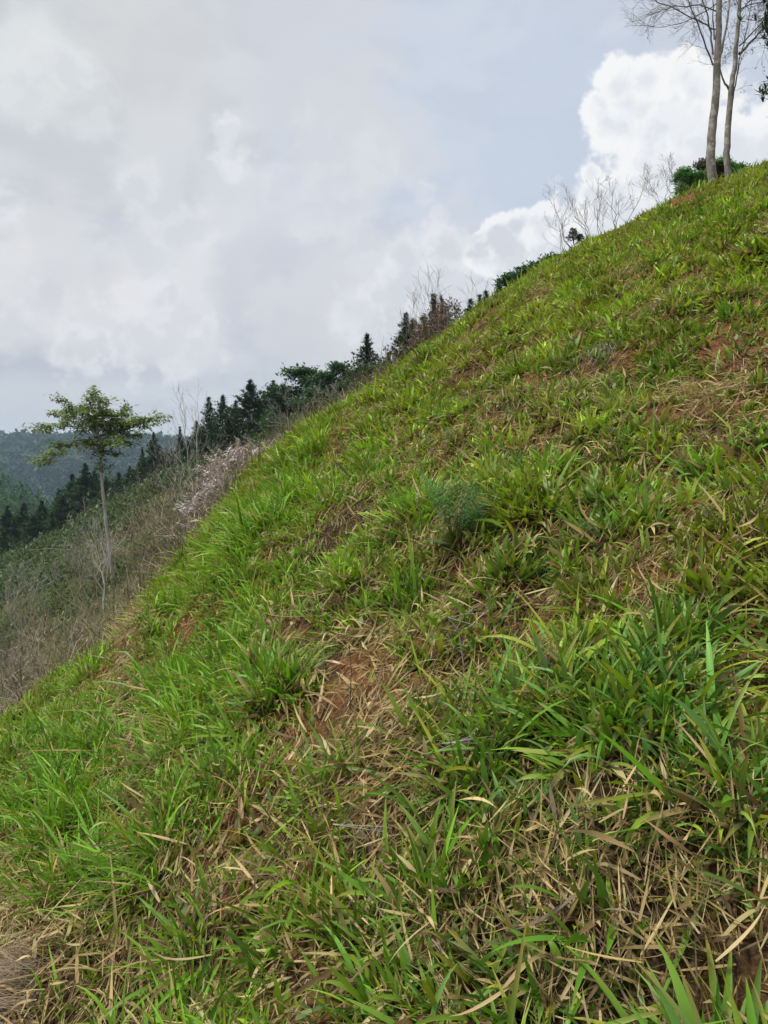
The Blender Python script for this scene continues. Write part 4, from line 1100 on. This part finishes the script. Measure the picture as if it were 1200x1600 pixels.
# dry tangles that overhang the edge of the grass
m_ = 130; ep = []
for e_ in RNG.uniform(10, 660, m_):
    u_ = (e_ - 600) / F; r_ = float(Ru(u_)) * RNG.uniform(1.0, 1.25); ep.append(stand(e_, r_))
ep = np.array(ep); q_ = 34; B = np.repeat(ep, q_, 0) + RNG.normal(0, .22, (m_ * q_, 3)) * np.array([1, 1, 0]); N = len(B); B[:, 2] = Z(B[:, 0], B[:, 1])
hh = np.minimum(np.repeat(RNG.lognormal(-.8, .4, m_), q_) * RNG.uniform(.5, 1.3, N), .72 + .1 * RNG.uniform(0, 1, N)); sc_ = B[:, 1] / 10
cq = np.where(np.repeat(RNG.uniform(0, 1, m_) < .5, q_)[:, None], np.array(OLV)[RNG.choice(4, N)], np.array(DED)[RNG.choice(4, N)] * 1.15) * np.exp(RNG.normal(0, .2, (N, 1)))
bd_.add(blades(B, RNG.uniform(0, 6.28, N), hh, .009 * sc_ * RNG.uniform(.6, 1.6, N), RNG.uniform(.05, 1.4, N), RNG.normal(1.1, 1.2, N), cq * .8, cq * 1.15, 4, shape='stem', twist=RNG.normal(0, .6, N)))
tag(bg_.build('green_brush', M_leaf), kind='stuff')
tag(bd_.build('dead_brush', M_twig), kind='stuff')

# dead pinkish bracken
def fronds(acc, base, az, L, tilt, bend, cols, rg, npin=16, pl=.28, pw=.03, seg=8):
    """arching fronds with paired leaflets"""
    n = len(base)
    h = np.stack([np.sin(az), np.cos(az), np.zeros(n)], -1); side = np.stack([np.cos(az), -np.sin(az), np.zeros(n)], -1)
    col = np.array(cols)[rg.choice(len(cols), n)] * np.exp(rg.normal(0, .15, (n, 1)))
    acc.add(blades(base, az, L, np.full(n, pw * .35), tilt, bend, col * .8, col, seg, shape='stem'))
    P = base.copy()
    for j in range(1, npin + 1):
        tt = j / npin; ph = tilt + bend * tt * tt
        d = np.cos(ph)[:, None] * np.array([0, 0, 1.]) + np.sin(ph)[:, None] * h
        P = P + d * (L / npin)[:, None]
        if tt < .18: continue
        w = pl * L * (math.sin(math.pi * min(1, .22 + .78 * tt))) + .01
        for sg in (-1, 1):
            a2 = az + sg * 1.25 + rg.normal(0, .15, n)
            acc.add(blades(P, a2, w * rg.uniform(.75, 1.15, n), np.full(n, pw), rg.uniform(1.2, 1.75, n), rg.uniform(.1, .6, n), col, col * 1.1, 3, shape='oval'))
br = Acc()
PK = [(.54, .46, .45), (.62, .56, .55), (.42, .34, .32), (.27, .2, .175)]
n = 620
cx_ = RNG.uniform(0, 1, n); 
pp = []
for f in cx_:
    ex = 296 + 150 * f + RNG.normal(0, 5)
    top = np.interp(ex, [296, 315, 340, 365, 400, 450], [772, 730, 700, 688, 690, 676]); bot = np.interp(ex, [296, 350, 430, 460], [826, 805, 715, 692])
    yy_ = RNG.uniform(12.5, 15.5) + 3 * f
    g0 = stand(ex, yy_); zr = at(ex, top + 14 + (bot - top) * RNG.uniform(0, 1) ** 1.3, yy_)[2]
    g0[2] = max(g0[2], zr - .12)
    pp.append(g0)
pp = np.array(pp)
fronds(br, pp, RNG.uniform(0, 6.28, n), RNG.uniform(.22, .5, n), RNG.uniform(.1, .9, n), RNG.uniform(.5, 1.7, n), PK, RNG, 12, .3, .034)
tag(br.build('dead_bracken', M_twig), kind='stuff')
# brown vine-smothered mound on the skyline
def mound(name, label, pts, cols, seed, leaf=.09, n=5000):
    rg = np.random.default_rng(seed); b = stand(pts[0][0], pts[0][2]); root = empty(name, tuple(b)); tag(root, label, 'overgrown mound')
    a = Acc(); w = Wood()
    for px, top, dist, rr in pts:
        c = at(px, top, dist) - b - (0, 0, rr * .8)
        m = n // len(pts); v = rg.normal(0, 1, (m, 3)); v /= np.linalg.norm(v, axis=1)[:, None]
        P = c + v * rg.uniform(.5, 1.05, (m, 1)) * np.array([rr, rr, rr])
        leafcards(a, P, leaf, cols, rg, (.5, 2.2), wr=.3)
        w.tube([c - (0, 0, rr * 1.8), c, c + (.05, 0, rr * .7)], .03, .01, 5)
    a.build('vines', M_twig, root); w.build('stem', B_dead, root)
mound('vine_mound', 'brown mound of dead vines at the grass edge below the dying pine', [(684, 488, 21, .62), (668, 508, 20, .5), (654, 530, 19, .42), (700, 472, 22, .45)], [(.17, .12, .09), (.22, .165, .13), (.12, .085, .06)], 5)
mound('pale_plant', 'pale whitish leafy plant at the grass edge under the skyline pine', [(540, 634, 15, .13), (533, 642, 15, .12), (548, 640, 15, .1)], [(.3, .36, .27), (.4, .44, .36)], 6, .05, 600)

# feathery fern in the middle of the slope
def fern():
    rg = np.random.default_rng(8)
    b = ground_at(715, 862); d = b[1]; s_ = d / F
    root = empty('feathery_fern', tuple(b)); tag(root, 'feathery blue-green fern growing in the middle of the grass slope', 'fern')
    cols = [(.07, .19, .06), (.09, .24, .08), (.12, .28, .10)]
    tips = [(648, 765), (662, 790), (680, 835), (700, 770), (715, 760), (738, 765), (752, 785), (768, 800), (778, 850), (760, 835), (672, 862), (735, 800)]
    for i, (px, py) in enumerate(tips):
        v = (at(px, py, d) - b) * 1.3
        a = Acc(); L = np.linalg.norm(v) * 1.08
        hz = math.atan2(v[0], rg.normal(0, .12) * s_ * 60 + .02); 
        tl = math.atan2(abs(v[0]), max(v[2], .02)) 
        base = np.zeros((1, 3)); az = np.array([hz]); 
        h = np.array([math.sin(hz), math.cos(hz), 0])
        # rachis then bipinnate leaflets
        tilt0, bd = max(.05, tl - .35), .75
        P = np.zeros(3); N = 20; Pp, Az, Ls = [], [], []
        for j in range(1, N + 1):
            tt = j / N; ph = tilt0 + bd * tt * tt; dd = np.array([0, 0, 1.]) * math.cos(ph) + h * math.sin(ph); P = P + dd * L / N
            if tt < .3: continue
            w = .32 * L * math.sin(math.pi * min(1, .25 + .75 * tt)) + .01
            for sg in (-1, 1):
                a2 = hz + sg * 1.2; hd = np.array([math.sin(a2), math.cos(a2), .25])
                for q in range(1, 9):
                    c = P + hd * w * q / 8
                    for s2 in (-1, 1):
                        Pp.append(c); Az.append(a2 + s2 * 1.1); Ls.append(w * .26 * (1.1 - q / 9))
        Pp = np.array(Pp); n_ = len(Pp); c0 = np.array(cols)[rg.choice(3, n_)] * np.exp(rg.normal(0, .15, (n_, 1)))
        a.add(blades(base, az, np.array([L]), np.array([.004]), np.array([tilt0]), np.array([bd]), np.array([[.12, .12, .05]]), np.array([[.08, .13, .05]]), 10, shape='stem'))
        a.add(blades(Pp, np.array(Az), np.array(Ls), np.array(Ls) * .3, rg.uniform(.9, 1.6, n_), rg.uniform(0, .6, n_), c0, c0 * 1.1, 2, shape='oval'))
        a.build('frond', M_leaf, root)
fern()

# straw heap and hair-like dead tussock
def tussock(name, label, px, py, n, L, wd_, cols, az0, spread, tilt, seed, rad, mat=M_dry, azs=.5):
    rg = np.random.default_rng(seed); b = ground_at(px, py); root = Acc()
    P = np.stack([rg.normal(0, rad, n), rg.normal(0, rad, n), rg.uniform(0, .03, n)], -1)
    P[:, 2] += Z(b[0] + P[:, 0], b[1] + P[:, 1]) - b[2]
    c = np.array(cols)[rg.choice(len(cols), n)] * np.exp(rg.normal(0, .18, (n, 1)))
    root.add(blades(P, az0 + rg.normal(0, azs, n), L * rg.uniform(.5, 1.3, n), wd_ * rg.uniform(.5, 1.4, n), tilt + rg.normal(0, .2, n), rg.normal(.7, .35, n), c * .85, c * 1.1, 5))
    o = root.build(name, mat); o.location = tuple(b); tag(o, label, 'dead grass tuft')
tussock('dead_grass_tuft', 'hair-like grey-brown dead grass tuft in the lower left corner', 6, 1585, 1100, .15, .0022, [(.33, .26, .18), (.42, .35, .26), (.22, .165, .11)], R(-115), .4, 1.15, 12, .06)
tussock('dead_grass_tuft', 'reddish bundle of dead straw at the left edge of the green grass', 205, 992, 90, .22, .012, [(.36, .22, .14), (.42, .30, .2), (.25, .14, .09)], R(-115), .4, 1.0, 13, .10)
tussock('dead_grass_tuft', 'silvery dead grass seed tuft high on the right slope', 938, 560, 60, .09, .004, [(.33, .34, .31), (.22, .23, .2), (.42, .42, .4)], R(10), .4, .6, 14, .06, azs=2.0)

# weeds and dead stalks that stand out of the grass
def weed(px, py, tips, label, seed, r, mat, name, cat, leaf=None):
    b = ground_at(px, py); d = b[1]; rg = np.random.default_rng(seed)
    w = Wood(); P = [np.array([0, 0, -.02])] + [at(qx, qy, d) - b for qx, qy in tips[0]]
    w.tube(P, r, r * .6, 5)
    for br_ in tips[1:]:
        w.tube([P[-1] if len(br_) < 3 else P[-2]] + [at(qx, qy, d + rg.normal(0, .01)) - b for qx, qy in br_], r * .6, r * .3, 4)
    if leaf is None:
        for p in P[1:]: grow(w, p, rg.normal(0, 1, 3) * (1, 1, .4), .05 * d, r * .4, 1, rg, .1, 3, rmin=.0004, k=4)
    root = empty(name, tuple(b)); tag(root, label, cat)
    w.build('stalk', mat, root)
    if leaf:
        a = Acc(); T = np.array([P[-1]] * 8 + P[1:] * 2); T = T + rg.normal(0, .004, T.shape)
        leafcards(a, T, .035, leaf, rg, (.2, 1.2), wr=.14); a.build('leaves', M_leaf, root)
B_green = bark_mat('green_stem', (.12, .16, .04), (.2, .24, .07), 30)
weed(905, 1325, [[(904, 1290), (903, 1262)], [(898, 1245)], [(908, 1243)]], 'single pale green weed stalk with forked tip in the straw at the lower right', 1, .0022, B_green, 'weed_stalk', 'weed', [(.12, .2, .04), (.2, .26, .07)])
weed(548, 1130, [[(547, 1090), (549, 1050), (546, 1010)]], 'thin dark upright dead stem by the bare soil in the middle', 2, .0022, B_dark, 'dried_weed', 'dried weed')
weed(500, 1570, [[(492, 1545), (480, 1530)], [(510, 1560), (520, 1540)], [(470, 1550)]], 'silvery dead twig at the bottom of the picture, left of centre', 3, .0018, B_white, 'dead_twig', 'dead twig')
weed(728, 1060, [[(722, 1020), (716, 985), (700, 965)], [(735, 975)]], 'tangled grey dead twig in the green grass right of the bare soil', 4, .003, B_dead, 'dead_twig', 'dead twig')
weed(580, 1345, [[(575, 1310), (555, 1290), (520, 1288)], [(600, 1300)]], 'grey dead twig lying bent over the straw below the bare soil', 5, .0025, B_dead, 'dead_twig', 'dead twig')
weed(760, 1200, [[(740, 1175), (715, 1160), (690, 1162)], [(770, 1150)]], 'thin silvery twig lying in the dark green grass, centre right', 6, .0018, B_white, 'dead_twig', 'dead twig')
# ------------------------------------------------------------------ far woods
fw = Acc()
n = 26000
y = np.sqrt(RNG.uniform(480 ** 2, 1230 ** 2, n)); u = RNG.uniform(-.85, .1, n); x = u * y
op = fbm(x * .008, y * .008, 3, 800)
k = op < .60
x, y = x[k], y[k]; n = len(x); z = ZF(x, y)
rad = RNG.lognormal(1.15, .3, n); col = np.array([(.018, .038, .018), (.026, .052, .022), (.035, .066, .026), (.022, .042, .018)])[RNG.choice(4, n)] * np.exp(RNG.normal(0, .14, (n, 1)))
cnt = 16
v = RNG.normal(0, 1, (n * cnt, 3)); v /= np.linalg.norm(v, axis=1)[:, None]; v[:, 2] = np.abs(v[:, 2]) * 1.1
rr = np.repeat(rad, cnt)
P = np.repeat(np.stack([x, y, z + rad * 1.0], -1), cnt, 0) + v * rr[:, None] * RNG.uniform(.5, 1.1, (n * cnt, 1))
c = np.repeat(col, cnt, 0) * np.exp(RNG.normal(0, .15, (n * cnt, 1)))
fw.add(blades(P, RNG.uniform(0, 6.28, n * cnt), rr * .9, rr * .8, RNG.uniform(.3, 1.8, n * cnt), RNG.uniform(.1, .8, n * cnt), c, c * 1.15, 2, shape='oval'))
tag(fw.build('far_forest', M_needle), kind='stuff')
# young conifer plantation on the left spur
sp = Acc(); n = 2600
y = RNG.uniform(150, 400, n); u = RNG.uniform(-1.0, -.25, n); x = u * y; z = zfh(x, y)
k = z > -40; x, y, z = x[k], y[k], z[k]; n = len(x)
ht = RNG.uniform(4.5, 9, n); cnt = 46
f = RNG.uniform(.08, 1, (n, cnt)) ** .8; an = RNG.uniform(0, 6.28, (n, cnt)); rad = (1.03 - f) * .24 * ht[:, None] * RNG.uniform(.5, 1.1, (n, cnt))
P = np.stack([x[:, None] + rad * np.cos(an), y[:, None] + rad * np.sin(an), z[:, None] + ht[:, None] * f], -1).reshape(-1, 3)
col = np.array([(.055, .13, .03), (.075, .165, .04), (.04, .095, .025)])[RNG.choice(3, n)] * np.exp(RNG.normal(0, .2, (n, 1))); c = np.repeat(col, cnt, 0)
N = n * cnt
sp.add(blades(P, an.ravel(), RNG.uniform(.7, 1.4, N), RNG.uniform(.35, .6, N), RNG.uniform(.5, 1.3, N), RNG.normal(.1, .3, N), c * .9, c * 1.1, 2, shape='oval'))
tag(sp.build('plantation_forest', M_needle), kind='stuff')

# ------------------------------------------------------------------ haze
hv = [(sx * 1800, sy * 1800, z_) for z_ in (-110, 110) for sx, sy in ((-1, -1), (1, -1), (1, 1), (-1, 1))]
hz = new_mesh('haze', np.array(hv, float), faces4=np.array([(0, 3, 2, 1), (4, 5, 6, 7), (0, 1, 5, 4), (1, 2, 6, 5), (2, 3, 7, 6), (3, 0, 4, 7)]), smooth=False)
hm = bpy.data.materials.new('haze_air'); hm.use_nodes = True
t = NT(hm.node_tree)
pv = t.n('ShaderNodeVolumePrincipled'); pv.inputs['Color'].default_value = (.58, .78, 1.0, 1); pv.inputs['Density'].default_value = 0.00025
o = t.n('ShaderNodeOutputMaterial'); t.link(pv.outputs[0], o.inputs['Volume'])
hz.data.materials.append(hm); tag(hz, kind='stuff')
